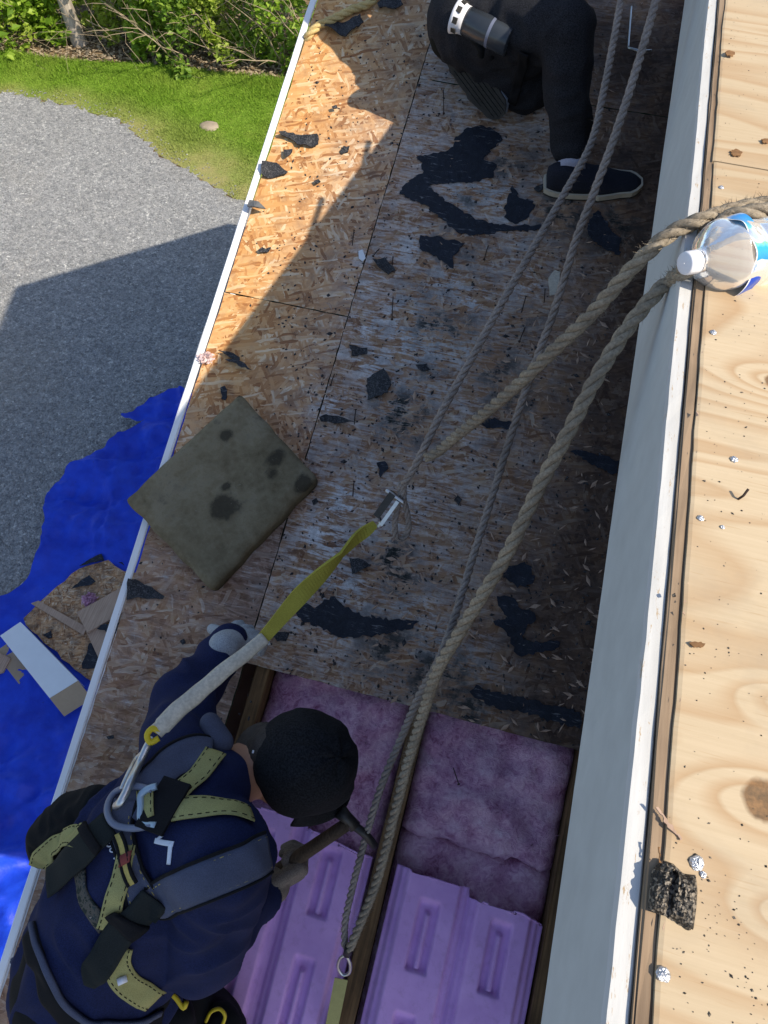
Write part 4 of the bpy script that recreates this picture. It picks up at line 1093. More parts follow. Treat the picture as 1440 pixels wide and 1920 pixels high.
# curled scrap
cs = lslab('shingle_scrap', [(467, 396), (472, 386), (490, 391), (500, 399), (490, 404), (473, 401)], .006, plain('pale back of a shingle', (.13, .135, .14), .8, .3, 160, .5), 'pale grey folded scrap lying across the white rake trim', 'shingle scrap', SG, 140, .012, .002, .02, .3, .008)
# pale wood chips and a fresh white chip
for i, (lb, P) in enumerate([('white chip of foil faced paper left of the slanted scrap', [(672, 473), (680, 469), (686, 486), (680, 492), (673, 486)]), ('white paper chip beside the gloved hand', [(493, 1203), (503, 1198), (508, 1209), (496, 1213)]), ('pale oblong chip of board under the second thin rope', [(1028, 522), (1040, 508), (1050, 512), (1046, 552), (1030, 556)])]):
    lslab('chip', P, .003, M['card_white'] if i < 2 else M['sleeve'], lb, 'chip', 'pale chips on the boards', 150 + i, .01, .001, .004)
# nails standing proud of the boards
nl = [((831, 165), (832, 212), 'bent up nail left of the raised shoe sole'), ((737, 553), (735, 598), 'nail left of the thin ropes above the board joint'), ((977, 588), (986, 556), 'nail standing between the thin ropes'), ((1020, 570), (1022, 542), 'nail beside the pale oblong chip'), ((664, 797), (667, 768), 'nail just above the tapering scrap'), ((661, 933), (664, 903), 'rusty curved nail right of the foam pad'), ((712, 465), (700, 480), 'thin nail leaning by the slanted scrap'), ((660, 462), (664, 432), 'nail standing beside the long board joint, near the white chip'), ((985, 612), (974, 640), 'nail leaning under the first thick rope'), ((916, 458), (908, 486), 'nail below the largest felt patch'), ((1000, 470), (1006, 445), 'nail by the first thin rope, below the felt'), ((735, 500), (737, 482), 'short nail by the slanted scrap, on its right'), ((850, 1440), (860, 1470), 'nail lying on the pink batt'), ((627, 700), (620, 722), 'nail by the long board joint, level with the square scrap')]
for a, b, lb in nl:
    A = low(*a, .0); t = low(*b, .012); A2 = A - NL * .002; d = (t - A)
    pts = [A2, A + d * .5 + NL * .002, A + d]
    V, F = join(tube(pts, .0014, 6), tube([A + d, A + d * 1.03 + NL * .0004], .0036, 8))
    tag(mesh_obj('nail', V, F, M['nail']), lb, 'nail', 'old nails left in the boards')
def crumbs():
    V, F = [], []; rg = random.Random(5)
    for _ in range(2600):
        if rg.random() < .8: px, py = rg.uniform(520, 1150), rg.uniform(60, 1400)
        else: px, py = rg.uniform(250, 820), rg.uniform(40, 1400)
        p = lx(px, py)
        if p.x < RAKE + .01 or p.y < YH and p.x > -.44: continue
        r = rg.uniform(.0012, .0048) * (1.8 if rg.random() < .06 else 1); a = rg.uniform(0, 6.28); o = len(V); c, s = math.cos(a) * r, math.sin(a) * r; k = rg.uniform(.3, 1.6)
        for x, y, z in ((1 * k, 0, 0), (0, .7, 0), (-1 * k, .1, 0), (0, -.8, 0), (.1, 0, .6)): V.append(ML @ Vector((p.x + x * c - y * s, p.y + x * s + y * c, .0006 + z * r)))
        F += [(o, o + 1, o + 4), (o + 1, o + 2, o + 4), (o + 2, o + 3, o + 4), (o + 3, o, o + 4)]
    tag(mesh_obj('shingle_crumbs', V, F, M['shingle']), 'fine black shingle crumbs scattered over the boards', 'crumbs', kind='stuff')
    V, F = [], []
    for _ in range(900):
        px, py = rg.uniform(480, 1150), rg.uniform(150, 1390); p = lx(px, py)
        if p.x < -.6 or p.y < YH and p.x > -.44: continue
        l = rg.uniform(.003, .016); w_ = l * rg.uniform(.12, .4); a = rg.gauss(.1, .8); o = len(V); c, s = math.cos(a), math.sin(a); zz = rg.uniform(.001, .005)
        for x, y, z in ((l, 0, zz), (0, w_, .001), (-l, 0, .0015), (0, -w_, .001)): V.append(ML @ Vector((p.x + x * c - y * s, p.y + x * s + y * c, z)))
        F.append((o, o + 1, o + 2, o + 3))
    tag(mesh_obj('wood_splinters', V, F, M['scrapwood']), 'pale wood splinters scattered over the weathered boards', 'splinters', kind='stuff')
crumbs()

# ------------------------------------------------------------------ foam pad
def cushion():
    H = .058; C = [lx(*p) for p in [(237, 940), (398, 1119), (596, 903), (450, 738)]]
    C = [MLi @ low(*p, H * .8) for p in [(235, 938), (396, 1106), (594, 896), (450, 739)]]
    n = 40; V, F, sk = [], [], []
    def gp(i): 
        t = i / n; return .5 - .5 * math.cos(math.pi * t) if False else t
    def top(u, v):
        e = min(u, 1 - u, v, 1 - v); return H * (.80 + .20 * (1 - math.exp(-e * 26))) + .005 * noise.noise(Vector((u * 4, v * 4, 2))) + .0026 * noise.noise(Vector((u * 16, v * 16, 7)))
    soak_dark = [(.62, .42, .09), (.66, .88, .08), (.72, .80, .06), (.95, .90, .06), (.52, .52, .03), (.2, .75, .05)]
    for j in range(n + 1):
        for i in range(n + 1):
            u, v = i / n, j / n
            # rounded corners
            cu, cv = u - .5, v - .5; r = .035; ax, ay = abs(cu) - (.5 - r), abs(cv) - (.5 - r)
            if ax > 0 and ay > 0:
                d = math.hypot(ax, ay); 
                m_ = max(ax, ay); k = m_ / d if d > 1e-6 else 1
                cu = math.copysign(.5 - r + ax * k, cu); cv = math.copysign(.5 - r + ay * k, cv)
            uu, vv = cu + .5, cv + .5
            p = (C[0] * (1 - uu) * (1 - vv) + C[1] * uu * (1 - vv) + C[2] * uu * vv + C[3] * (1 - uu) * vv)
            wob = .0045
            V.append((p.x + wob * noise.noise(Vector((u * 7, v * 7, 3))), p.y + wob * noise.noise(Vector((u * 7, v * 7, 9))), top(uu, vv)))
            sk.append(max(0, min(1, max(a * 0 + math.exp(-((uu - x) ** 2 + (vv - y) ** 2) / (s * s)) for x, y, s, a in [(q[0], q[1], q[2], 1) for q in soak_dark]) * 1.1 + .4 * noise.noise(Vector((uu * 9, vv * 9, 1))) * (1 if False else .6))))
    W = n + 1
    for j in range(n):
        for i in range(n): F.append((j * W + i, j * W + i + 1, (j + 1) * W + i + 1, (j + 1) * W + i))
    ring = list(range(W)) + [j * W + n for j in range(1, W)] + [n * W + i for i in range(n - 1, -1, -1)] + [j * W for j in range(n - 1, 0, -1)]
    prev = ring; cx = sum(V[k][0] for k in ring) / len(ring); cy = sum(V[k][1] for k in ring) / len(ring)
    for hh, sc in ((.78, 1.006), (.4, 1.008), (.12, 1.004), (.02, .995)):
        cur = []
        for k in ring:
            cur.append(len(V)); V.append((cx + (V[k][0] - cx) * sc, cy + (V[k][1] - cy) * sc, V[k][2] * hh)); sk.append(.15 + .3 * (1 - hh))  # sides get darker towards the bottom
        m_ = len(ring)
        for q in range(m_): F.append((prev[q], cur[q], cur[(q + 1) % m_], prev[(q + 1) % m_]))
        prev = cur
    F.append(tuple(prev[::-1]))
    bm_o = local_obj('foam_pad', V, F, M['cushion'], ML, None, True)
    a = bm_o.data.attributes.new('soak_dark', 'FLOAT', 'POINT'); a.data.foreach_set('value', sk)
    bm = bmesh.new(); bm.from_mesh(bm_o.data); bmesh.ops.recalc_face_normals(bm, faces=bm.faces[:]); bm.to_mesh(bm_o.data); bm.free()
    tag(bm_o, 'thick dirty olive grey foam pad lying askew on the roof boards', 'foam pad')
cushion()

# ------------------------------------------------------------------ ropes
def rope(name, pts, rad, m, label, fuzz=0, seed=1, lay=3.6, group=None, radii=None):
    """three strand laid rope along a smooth path"""
    P = spline(pts, .0048); n = len(P); V, F = [], []; rg = random.Random(seed)
    s = 0; prev = None; frames = []
    for i in range(n):
        t = (P[min(i + 1, n - 1)] - P[max(i - 1, 0)]).normalized()
        a = t.orthogonal().normalized() if prev is None else (prev - t * prev.dot(t)).normalized()
        prev = a; frames.append((a, t.cross(a), t))
    L = [0]
    for i in range(1, n): L.append(L[-1] + (P[i] - P[i - 1]).length)
    for k in range(3):
        path = []
        for i in range(n):
            a, b, t = frames[i]; r = rad * .52; ph = 2 * math.pi * (k / 3 + L[i] / (rad * 2 * lay)); path.append(P[i] + (a * math.cos(ph) + b * math.sin(ph)) * r)
        v, f = tube(path, [rad * .53 * (1 + .10 * noise.noise(Vector((L[i] * 40, k, seed)))) for i in range(n)], 7)
        V, F = join((V, F), (v, f))
    for _ in range(int(fuzz * L[-1])):
        i = rg.randrange(n - 1); a, b, t = frames[i]; th = rg.uniform(0, 6.28); d = a * math.cos(th) + b * math.sin(th); q = P[i] + d * rad * .95; l = rg.uniform(.003, .010)
        e = (d * .8 + t * rg.uniform(-1, 1) + Vector((rg.gauss(0, .3), rg.gauss(0, .3), rg.gauss(0, .3)))).normalized(); sdv = t.cross(d).normalized() * .0004; o = len(V)
        V += [q - sdv, q + sdv, q + e * l]; F.append((o, o + 1, o + 2))
    o = mesh_obj(name, V, F, m, smooth=True); tag(o, label, 'rope', group or 'safety ropes over the roof'); return o
u3 = lambda px, py, h: upp(px, py, h)
LZ = lambda px, py, h: low(px, py, h)
rope('rope', [u3(1640, 330, .012), u3(1500, 372, .012), u3(1420, 385, .012), u3(1370, 396, .013), u3(1318, 412, .014), Q(1278, 427, .862), Q(1235, 455, .872), Q(1180, 508, .90), Q(1110, 588, .955), Q(1040, 655, 1.02), Q(970, 722, 1.10), Q(905, 778, 1.20), Q(850, 822, 1.31), Q(822, 846, 1.37), Q(800, 858, 1.40)], .0092, M['rope_tan'], 'upper thick tan rope bending over the fascia, ending at the thin grey rope', 1900, 1)
rope('rope', [u3(1640, 372, .034), u3(1500, 388, .032), u3(1410, 398, .030), u3(1368, 408, .022), u3(1335, 438, .014), u3(1308, 482, .013), u3(1286, 506, .012), Q(1258, 526, .866), Q(1228, 552, .872), Q(1180, 610, .885), Q(1120, 705, .90), Q(1060, 820, .93), Q(1005, 925, .965), Q(955, 1030, 1.0), Q(905, 1115, 1.04), Q(858, 1192, 1.09), Q(820, 1258, 1.15), Q(796, 1330, 1.24), Q(768, 1420, 1.34), Q(744, 1510, 1.42), Q(724, 1590, 1.48), Q(704, 1660, 1.52), Q(676, 1730, 1.56), Q(655, 1780, 1.585)], .0092, M['rope_tan'], 'thick tan rope under the bottle cap, running down to the open rafters', 1900, 2)
rope('rope', [Q(1182, -120, 1.62), Q(1164, 0, 1.58), Q(1148, 90, 1.55), Q(1130, 180, 1.52), Q(1108, 270, 1.49), Q(1060, 360, 1.46), Q(1000, 465, 1.43), Q(940, 570, 1.41), Q(880, 680, 1.40), Q(835, 760, 1.40), Q(800, 830, 1.41), Q(775, 880, 1.43), Q(757, 908, 1.45)], .0074, M['rope_grey'], 'thin grey rope passing the front shoe and ending in the loop at the lanyard hook', 250, 3)
rope('rope', [Q(1262, -120, 1.40), Q(1230, 0, 1.37), Q(1196, 120, 1.35), Q(1158, 240, 1.34), Q(1118, 350, 1.345), Q(1080, 450, 1.36), Q(1040, 580, 1.38), Q(1000, 690, 1.40), Q(960, 810, 1.42), Q(920, 940, 1.42), Q(882, 1060, 1.40), Q(855, 1150, 1.36), Q(824, 1235, 1.30), Q(786, 1305, 1.34), Q(752, 1385, 1.40), Q(718, 1465, 1.45), Q(694, 1540, 1.49), Q(676, 1605, 1.53), Q(657, 1680, 1.565), Q(647, 1730, 1.585), Q(646, 1775, 1.60)], .0074, M['rope_grey'], 'thin grey rope crossing behind both thick ropes, down to the open rafters', 250, 4)
rope('rope', [Q(757, 902, 1.452), Q(757, 935, 1.47), Q(764, 965, 1.49), Q(766, 990, 1.505), Q(758, 1008, 1.515), Q(744, 1008, 1.515), Q(740, 985, 1.50), Q(744, 958, 1.485), Q(750, 930, 1.47), Q(752, 905, 1.456)], .0062, M['rope_grey'], 'small loop of thin grey rope at the lanyard hook', 200, 5)
rope('rope', [LZ(740, -60, .014), LZ(700, 0, .014), LZ(660, 18, .014), LZ(625, 36, .014), LZ(602, 46, .018), LZ(588, 56, .020), LZ(576, 70, .004), LZ(568, 84, -.05), LZ(563, 100, -.14), LZ(563, 120, -.30)], .0125, M['rope_yellow'], 'yellow rope curling over the white rake trim at the top', 300, 6, group='yellow rope')
# steel ends where the two ropes reach the rafter bay
def rope_end(px, py, z, label):
    A = Q(px, py, z); d = (Q(px - 14, py + 70, z + .05) - A).normalized(); sidev = d.cross(NL).normalized()
    t = thing('snap_hook', A, label, 'snap hook', 'rope end fittings')
    mesh_obj('swivel', *tube([A - d * .012, A + d * .012], [.008, .009], 10), M['darksteel'], t, True)
    pts = [A + d * .012, A + d * .03 + sidev * .012, A + d * .06 + sidev * .013, A + d * .078, A + d * .066 - sidev * .012, A + d * .04 - sidev * .011, A + d * .016]
    mesh_obj('hook', *tube(spline(pts, .004), .0036, 8), M['steel'], t, True)
    return A, d
rope_end(652, 1782, 1.59, 'small steel snap hook at the lower end of the ropes by the middle rafter')
tA, tB = Q(640, 1835, 1.62), Q(615, 1960, 1.70)
V, F = [], []
wv = (Q(655, 1838, 1.62) - Q(625, 1832, 1.62)).normalized() * .014
for i in range(9):
    p = tA.lerp(tB, i / 8); V += [p - wv, p + wv, p + wv + NL * .003, p - wv + NL * .003]
for i in range(8):
    for k in range(4): F.append((i * 4 + k, i * 4 + (k + 1) % 4, i * 4 + 4 + (k + 1) % 4, i * 4 + 4 + k))
F += [(0, 3, 2, 1), (32, 33, 34, 35)]
tag(mesh_obj('webbing_strap', V, F, M['webyel']), 'short yellow webbing strap hanging below the small steel hook at the bottom edge', 'strap')

# ------------------------------------------------------------------ water bottle, granule chunk and litter on the plywood
def lathe(prof, o, d, seg=40, wob=0.0, seed=0, part=None):
    d = Vector(d).normalized(); a = d.orthogonal().normalized(); b = d.cross(a); V, F = [], []
    for i, (s, r) in enumerate(prof):
        for k in range(seg):
            th = 2 * math.pi * k / seg; rr = r * (1 + wob * noise.noise(Vector((math.cos(th) * 1.6, math.sin(th) * 1.6, s * 30 + seed))))
            V.append(o + d * s + (a * math.cos(th) + b * math.sin(th)) * rr)
    for i in range(len(prof) - 1):
        for k in range(seg): F.append((i * seg + k, (i + 1) * seg + k, (i + 1) * seg + (k + 1) % seg, i * seg + (k + 1) % seg))
    return V, F
def bottle():
    C = Q(1283, 494, .778); d = Vector((.74, .58, -.20)).normalized()
    base = MUi @ (C + d * .10); t = thing('water_bottle', MU @ Vector((base.x, base.y, .012)), 'empty clear plastic water bottle with a torn blue label lying across the fascia', 'bottle')
    V, F = lathe([(0, .0005), (0, .0098), (.001, .0112), (.003, .0118), (.013, .0120), (.0150, .0118), (.016, .010)], C, d, 48)
    for k, v in enumerate(V):
        if 3 * 48 <= k < 5 * 48 and k % 2: V[k] = v + (C + d * (v - C).dot(d) - v) * .05
    mesh_obj('cap', V, F, plain('frosted white cap', (.80, .80, .84), .35, .03, 90, .1, .0003, .5), t, True)
    body = [(.0155, .0100), (.018, .0103), (.0182, .0124), (.0200, .0124), (.0202, .0108), (.024, .0118), (.030, .0180), (.037, .0260), (.045, .0325), (.053, .0370), (.062, .0398), (.070, .0405), (.092, .0405), (.096, .0392), (.101, .0405), (.112, .0405), (.117, .0392), (.122, .0405), (.135, .0405), (.140, .0390), (.146, .0405), (.165, .0400), (.190, .0405), (.205, .0395), (.212, .035), (.213, .0005)]
    body = [(.0155 + (s_ - .0155) * (.74 if s_ < .07 else 1) - (.0 if s_ < .07 else .0142), r_) for s_, r_ in body]; body = [(s_, r_ * (.92 if r_ > .02 else 1)) for s_, r_ in body]
    fine = []
    for i in range(len(body) - 1):
        for q in range(3): fine.append((body[i][0] + (body[i + 1][0] - body[i][0]) * q / 3, body[i][1] + (body[i + 1][1] - body[i][1]) * q / 3))
    fine.append(body[-1])
    mesh_obj('bottle_body', *lathe(fine, C, d, 56, .22, 3), M['bottle'], t, True)
    # label sleeve: ragged blue band
    b = NB('torn bottle label'); u = b.n('Attribute', attribute_name='ang').outputs['Fac']; s = b.n('Attribute', attribute_name='run').outputs['Fac']
    n = b.noise(b.obj(), 60, 3)
    c = b.ramp(b.math('ADD', u, b.math('MULTIPLY', b.math('SUBTRACT', n, .5), .10)), [(0, (.02, .30, .62)), (.14, (.02, .30, .62)), (.16, (.75, .80, .84)), (.24, (.70, .78, .82)), (.27, (.01, .22, .60)), (.36, (.02, .32, .70)), (.44, (.30, .62, .10)), (.47, (.02, .34, .72)), (.60, (.005, .05, .40)), (.72, (.01, .10, .5)), (.80, (.02, .30, .62))])
    tx = b.n('TexBrick', {'Vector': b.n('CombineXYZ', {0: b.math('MULTIPLY', u, 260.0), 1: b.math('MULTIPLY', s, 10.0), 2: 0.0}), 'Scale': 1.0, 'Mortar Size': .25, 'Color1': (1, 1, 1, 1), 'Color2': (.6, .6, .6, 1), 'Mortar': (0, 0, 0, 1)})
    gate = b.math('MULTIPLY', b.ramp(u, [(.165, 0.0), (.17, 1.0), (.235, 1.0), (.24, 0.0)]), b.math('MULTIPLY', b.ramp(s, [(.2, 0.0), (.25, 1.0), (.8, 1.0), (.85, 0.0)]), tx.outputs['Color']))
    c = b.mix(b.math('MULTIPLY', gate, .7), c, (.05, .09, .25))
    c = b.mix(b.ramp(s, [(.04, 1.0), (.09, 0.0)]), c, (.80, .84, .86))
    lm = b.done(c, .35, None, .5)
    dd = d; a = dd.orthogonal().normalized(); bb = dd.cross(a); seg = 90; V, F, A1, A2 = [], [], [], []
    view = (CAM - C).normalized(); view = (view - dd * view.dot(dd)).normalized(); side = dd.cross(view)
    for i in range(9):
        for k in range(seg + 1):
            th = 2 * math.pi * k / seg - math.pi; w0 = .053 + .004 * noise.noise(Vector((th, 0, 0))); w1 = .077 + .006 * noise.noise(Vector((th * 1.3, 5, 0))); s_ = w0 + (w1 - w0) * i / 8
            rr = .0380 * (1 + .22 * noise.noise(Vector((math.cos(th) * 1.6, math.sin(th) * 1.6, s_ * 30 + 3)))) + .0008
            V.append(C + dd * s_ + (view * math.cos(th) + side * math.sin(th)) * rr); A1.append((th + math.pi) / 6.2832); A2.append(i / 8)
    for i in range(8):
        for k in range(seg): F.append((i * (seg + 1) + k, (i + 1) * (seg + 1) + k, (i + 1) * (seg + 1) + k + 1, i * (seg + 1) + k + 1))
    lo = mesh_obj('label', V, F, lm, t, True)
    for nme, vals in (('ang', A1), ('run', A2)):
        at = lo.data.attributes.new(nme, 'FLOAT', 'POINT'); at.data.foreach_set('value', vals)
bottle()
MP = MU @ Matrix.Translation((0, 0, .0065))          # top of the plywood
pp = lambda px, py: MUi @ upp(px, py, .0065)
def chunk():
    P = rough_outline([pp(*q).to_2d() for q in [(1221, 1632), (1242, 1612), (1262, 1618), (1283, 1640), (1305, 1640), (1306, 1668), (1300, 1745), (1288, 1746), (1255, 1722), (1217, 1708), (1213, 1690)]], .006, .0012, 3)
    xs = [p.x for p in P]; ys = [p.y for p in P]; st = .0014; V, F, idx = [], [], {}
    nx, ny = int((max(xs) - min(xs)) / st) + 1, int((max(ys) - min(ys)) / st) + 1; x0, y0 = min(xs), min(ys)
    ln = lambda x, y: abs((x - x0) - (max(xs) - x0) * .36 - (y - y0) * .10)
    def vid(i, j):
        if (i, j) not in idx:
            x, y = x0 + i * st, y0 + j * st; d, qx, qy = nearseg(x, y, P); ins = inpoly(x, y, P)
            e = d if ins else 0
            h = .0085 * (1 - math.exp(-e / .0028)) + (.0022 * noise.noise(Vector((x * 420, y * 420, 1))) + .0018 * noise.noise(Vector((x * 180, y * 180, 4)))) * min(1, e / .002)
            if ln(x, y) < .0016 and .15 < (y - y0) / (max(ys) - y0) < .85: h *= .45
            if not ins: x, y = qx, qy
            idx[(i, j)] = len(V); V.append((x, y, max(.0002, h)))
        return idx[(i, j)]
    for i in range(nx):
        for j in range(ny):
            if inpoly(x0 + (i + .5) * st, y0 + (j + .5) * st, P): F.append((vid(i, j), vid(i + 1, j), vid(i + 1, j + 1), vid(i, j + 1)))
    o = local_obj('shingle_chunk', V, F, M['chunk'], MP, None, False)
    tag(o, 'thick crumbly black chunk of granule covered shingle on the plywood by the fascia', 'shingle chunk')
chunk()
def uslab(name, px, thick, m, label, cat, group, seed, jit=.0011, lift=.003):
    P = rough_outline([pp(x, y).to_2d() for x, y in px], .0016, jit, seed)
    return tag(slab(name, P, MP, .0006, thick, m, None, lift, seed), label, cat, group)
M['chip_wood'] = plain('brown wood chip', (.23, .12, .05), .8, .4, 200, .5)
for i, (lb, P, mm) in enumerate([
    ('brown bark chip on the plywood, halfway down the fascia', [(1290, 1208), (1300, 1205), (1312, 1206), (1321, 1211), (1312, 1218), (1300, 1216)], 'chip_wood'),
    ('dark chip on the plywood near the top edge of the photo', [(1357, 104), (1366, 100), (1377, 103), (1372, 110), (1362, 109)], 'chip_wood'),
    ('yellowish shaving on the far plywood sheet at the right edge', [(1425, 265), (1440, 262), (1446, 268), (1432, 272)], 'chip_wood'),
    ('pale splinter lying slantwise above the granule chunk', [(1229, 1517), (1233, 1516), (1277, 1575), (1274, 1578), (1250, 1552)], 'scrapwood'),
    ('thin reddish splinter at the top corner of the granule chunk', [(1232, 1590), (1234, 1590), (1236, 1618), (1233, 1618)], 'chip_wood'),
    ('frayed wood chip on the far plywood sheet', [(1368, 286), (1378, 282), (1390, 288), (1386, 296), (1372, 294)], 'chip_wood'),
    ('small dark chip on the plywood left of the big knot', [(1258, 1118), (1264, 1116), (1266, 1122), (1260, 1123)], 'chunk')]):
    uslab('wood_chip', P, .0012, M[mm], lb, 'wood chip', 'chips on the plywood', 300 + i)
M['lead'] = plain('bright crumpled foil', (.62, .64, .68), .32, .3, 500, .8, .002, .5, .9)
def button(px, py, r, label, seed):
    c = MP @ Vector((pp(px, py).x, pp(px, py).y, 0)); V, F = [], []; rg = random.Random(seed)
    for i in range(5):
        for k in range(14):
            th = 6.2832 * k / 14; rr = r * math.cos(i / 4 * 1.5) * (1 + rg.uniform(-.14, .14)); V.append(c + tU * rr * math.cos(th) + dU * rr * math.sin(th) + NU * (.0004 + r * .55 * math.sin(i / 4 * 1.5) * (1 + rg.uniform(-.2, .2))))
    for i in range(4):
        for k in range(14): F.append((i * 14 + k, i * 14 + (k + 1) % 14, (i + 1) * 14 + (k + 1) % 14, (i + 1) * 14 + k))
    F.append(tuple(56 + k for k in range(14)))
    tag(mesh_obj('roofing_nail', V, F, M['lead']), label, 'roofing nail', 'bright nail heads on the plywood')
for i, (x, y, r, lb) in enumerate([(1376, 862, .0034, 'bright nail head below the ringed grain, right of the ropes'), (1306, 1618, .0046, 'bright nail head at the upper right of the granule chunk'), (1243, 1827, .0042, 'bright nail head nearest the bottom edge'), (1313, 972, .0028, 'bluish nail head close to the plywood edge, with a second small one'), (1354, 989, .0020, 'tiny bluish nail head right of another near the plywood edge'), (1337, 624, .0034, 'bright nail head below the water bottle'), (1352, 352, .0030, 'bluish nail head just beyond the plywood joint above the bottle'), (1318, 1640, .0022, 'tiny nail head just beside the granule chunk')]): button(x, y, r, lb, 400 + i)
stp = [(1380, 934), (1390, 926), (1388, 922), (1391, 918)]
A = MP @ pp(1384, 936).to_2d().to_3d(); Bp = Q(1389, 920, .6145)
tag(mesh_obj('nail', *tube([A, A + NU * .006 + tU * .002, A + NU * .011 + dU * .004 + tU * .004], .0011, 6), M['nail']), 'bent nail standing in the plywood right of the ropes', 'nail')
def specks():
    V, F = [], []; rg = random.Random(9)
    def one(px, py, r):
        p = pp(px, py); o = len(V)
        if p.x < PX0 + .003: return
        a = rg.uniform(0, 6.28); c, s = math.cos(a) * r, math.sin(a) * r; k = rg.uniform(.5, 1.5)
        for x, y, z in ((k, 0, 0), (0, .8, 0), (-k, .1, 0), (0, -.8, 0), (.1, 0, .6)): V.append(MP @ Vector((p.x + x * c - y * s, p.y + x * s + y * c, .0003 + z * r)))
        F.extend([(o, o + 1, o + 4), (o + 1, o + 2, o + 4), (o + 2, o + 3, o + 4), (o + 3, o, o + 4)])
    cl = [(rg.uniform(1230, 1450), rg.uniform(20, 1900), rg.uniform(20, 90)) for _ in range(26)] + [(1380, 580, 60), (1360, 60, 60), (1420, 560, 40), (1300, 1660, 40), (1330, 1620, 40), (1350, 1900, 70)]
    for _ in range(620):
        if rg.random() < .72:
            x, y, s = rg.choice(cl); px, py = rg.gauss(x, s), rg.gauss(y, s)
        else: px, py = rg.uniform(1180, 1460), rg.uniform(0, 1940)
        z = .62 if py > 700 else .9
        one(px, py, rg.choice([.00035, .0004, .0005, .0006, .0008, .0012 if rg.random() < .4 else .0005]))
    tag(mesh_obj('grit', V, F, M['chunk']), 'dark grit scattered over the new plywood', 'grit', kind='stuff')
specks()
def lip_chips():
    V, F = [], []; rg = random.Random(4)
    for _ in range(160):
        y = rg.uniform(ys0, ys1); x = rg.choice([.0145, .0165, PX0 - .001, PX0 - .001, PX0 + .001]) + rg.gauss(0, .0008); r = rg.uniform(.0006, .0024); o = len(V); z = -.003 if x < .026 else .009
        for k in range(4): V.append(MU @ Vector((x + rg.gauss(0, r * .5), y + rg.gauss(0, r), z + rg.uniform(0, r))))
        F += [(o, o + 1, o + 2), (o, o + 2, o + 3), (o, o + 3, o + 1), (o + 1, o + 3, o + 2)]
    tag(mesh_obj('sawdust', V, F, M['scrapwood']), 'sawdust and splinters along the cut plywood edge', 'sawdust', kind='stuff')
lip_chips()

# ------------------------------------------------------------------ building blocks for people
def capsule(p0, p1, r0, r1, seg=20, rings=6):
    p0, p1 = Vector(p0), Vector(p1); t = (p1 - p0); L = t.length; t = t.normalized() if L > 1e-6 else Vector((0, 0, 1)); pts, rad = [], []
    for i in range(rings + 1): a = math.pi / 2 * i / rings; pts.append(p0 - t * r0 * math.cos(a)); rad.append(max(1e-4, r0 * math.sin(a)))
    for i in range(1, 5): pts.append(p0.lerp(p1, i / 5)); rad.append(r0 + (r1 - r0) * i / 5)
    for i in range(rings + 1): a = math.pi / 2 * (1 - i / rings); pts.append(p1 + t * r1 * math.cos(a)); rad.append(max(1e-4, r1 * math.sin(a)))
    a0 = t.orthogonal().normalized(); b0 = t.cross(a0); V, F = [], []
    for p, r in zip(pts, rad):
        for k in range(seg): th = 6.283185 * k / seg; V.append(p + (a0 * math.cos(th) + b0 * math.sin(th)) * r)
    for i in range(len(pts) - 1):
        for k in range(seg): F.append((i * seg + k, i * seg + (k + 1) % seg, (i + 1) * seg + (k + 1) % seg, (i + 1) * seg + k))
    F.append(tuple(range(seg - 1, -1, -1))); F.append(tuple((len(pts) - 1) * seg + k for k in range(seg)))
    return V, F
def ellipsoid(c, ax, seg=24, rings=14):
    """ax: three axis vectors (already scaled)"""
    V, F = [], []
    for i in range(rings + 1):
        ph = math.pi * (i + .02) / (rings + .04)
        for k in range(seg): th = 6.283185 * k / seg; V.append(c + ax[0] * math.sin(ph) * math.cos(th) + ax[1] * math.sin(ph) * math.sin(th) + ax[2] * math.cos(ph))
    for i in range(rings):
        for k in range(seg): F.append((i * seg + k, (i + 1) * seg + k, (i + 1) * seg + (k + 1) % seg, i * seg + (k + 1) % seg))
    F.append(tuple(range(seg))); F.append(tuple(rings * seg + k for k in range(seg - 1, -1, -1)))
    return V, F
def limb(*pr):
    """chain of (point, radius)"""
    return join(*[capsule(pr[i][0], pr[i + 1][0], pr[i][1], pr[i + 1][1]) for i in range(len(pr) - 1)])
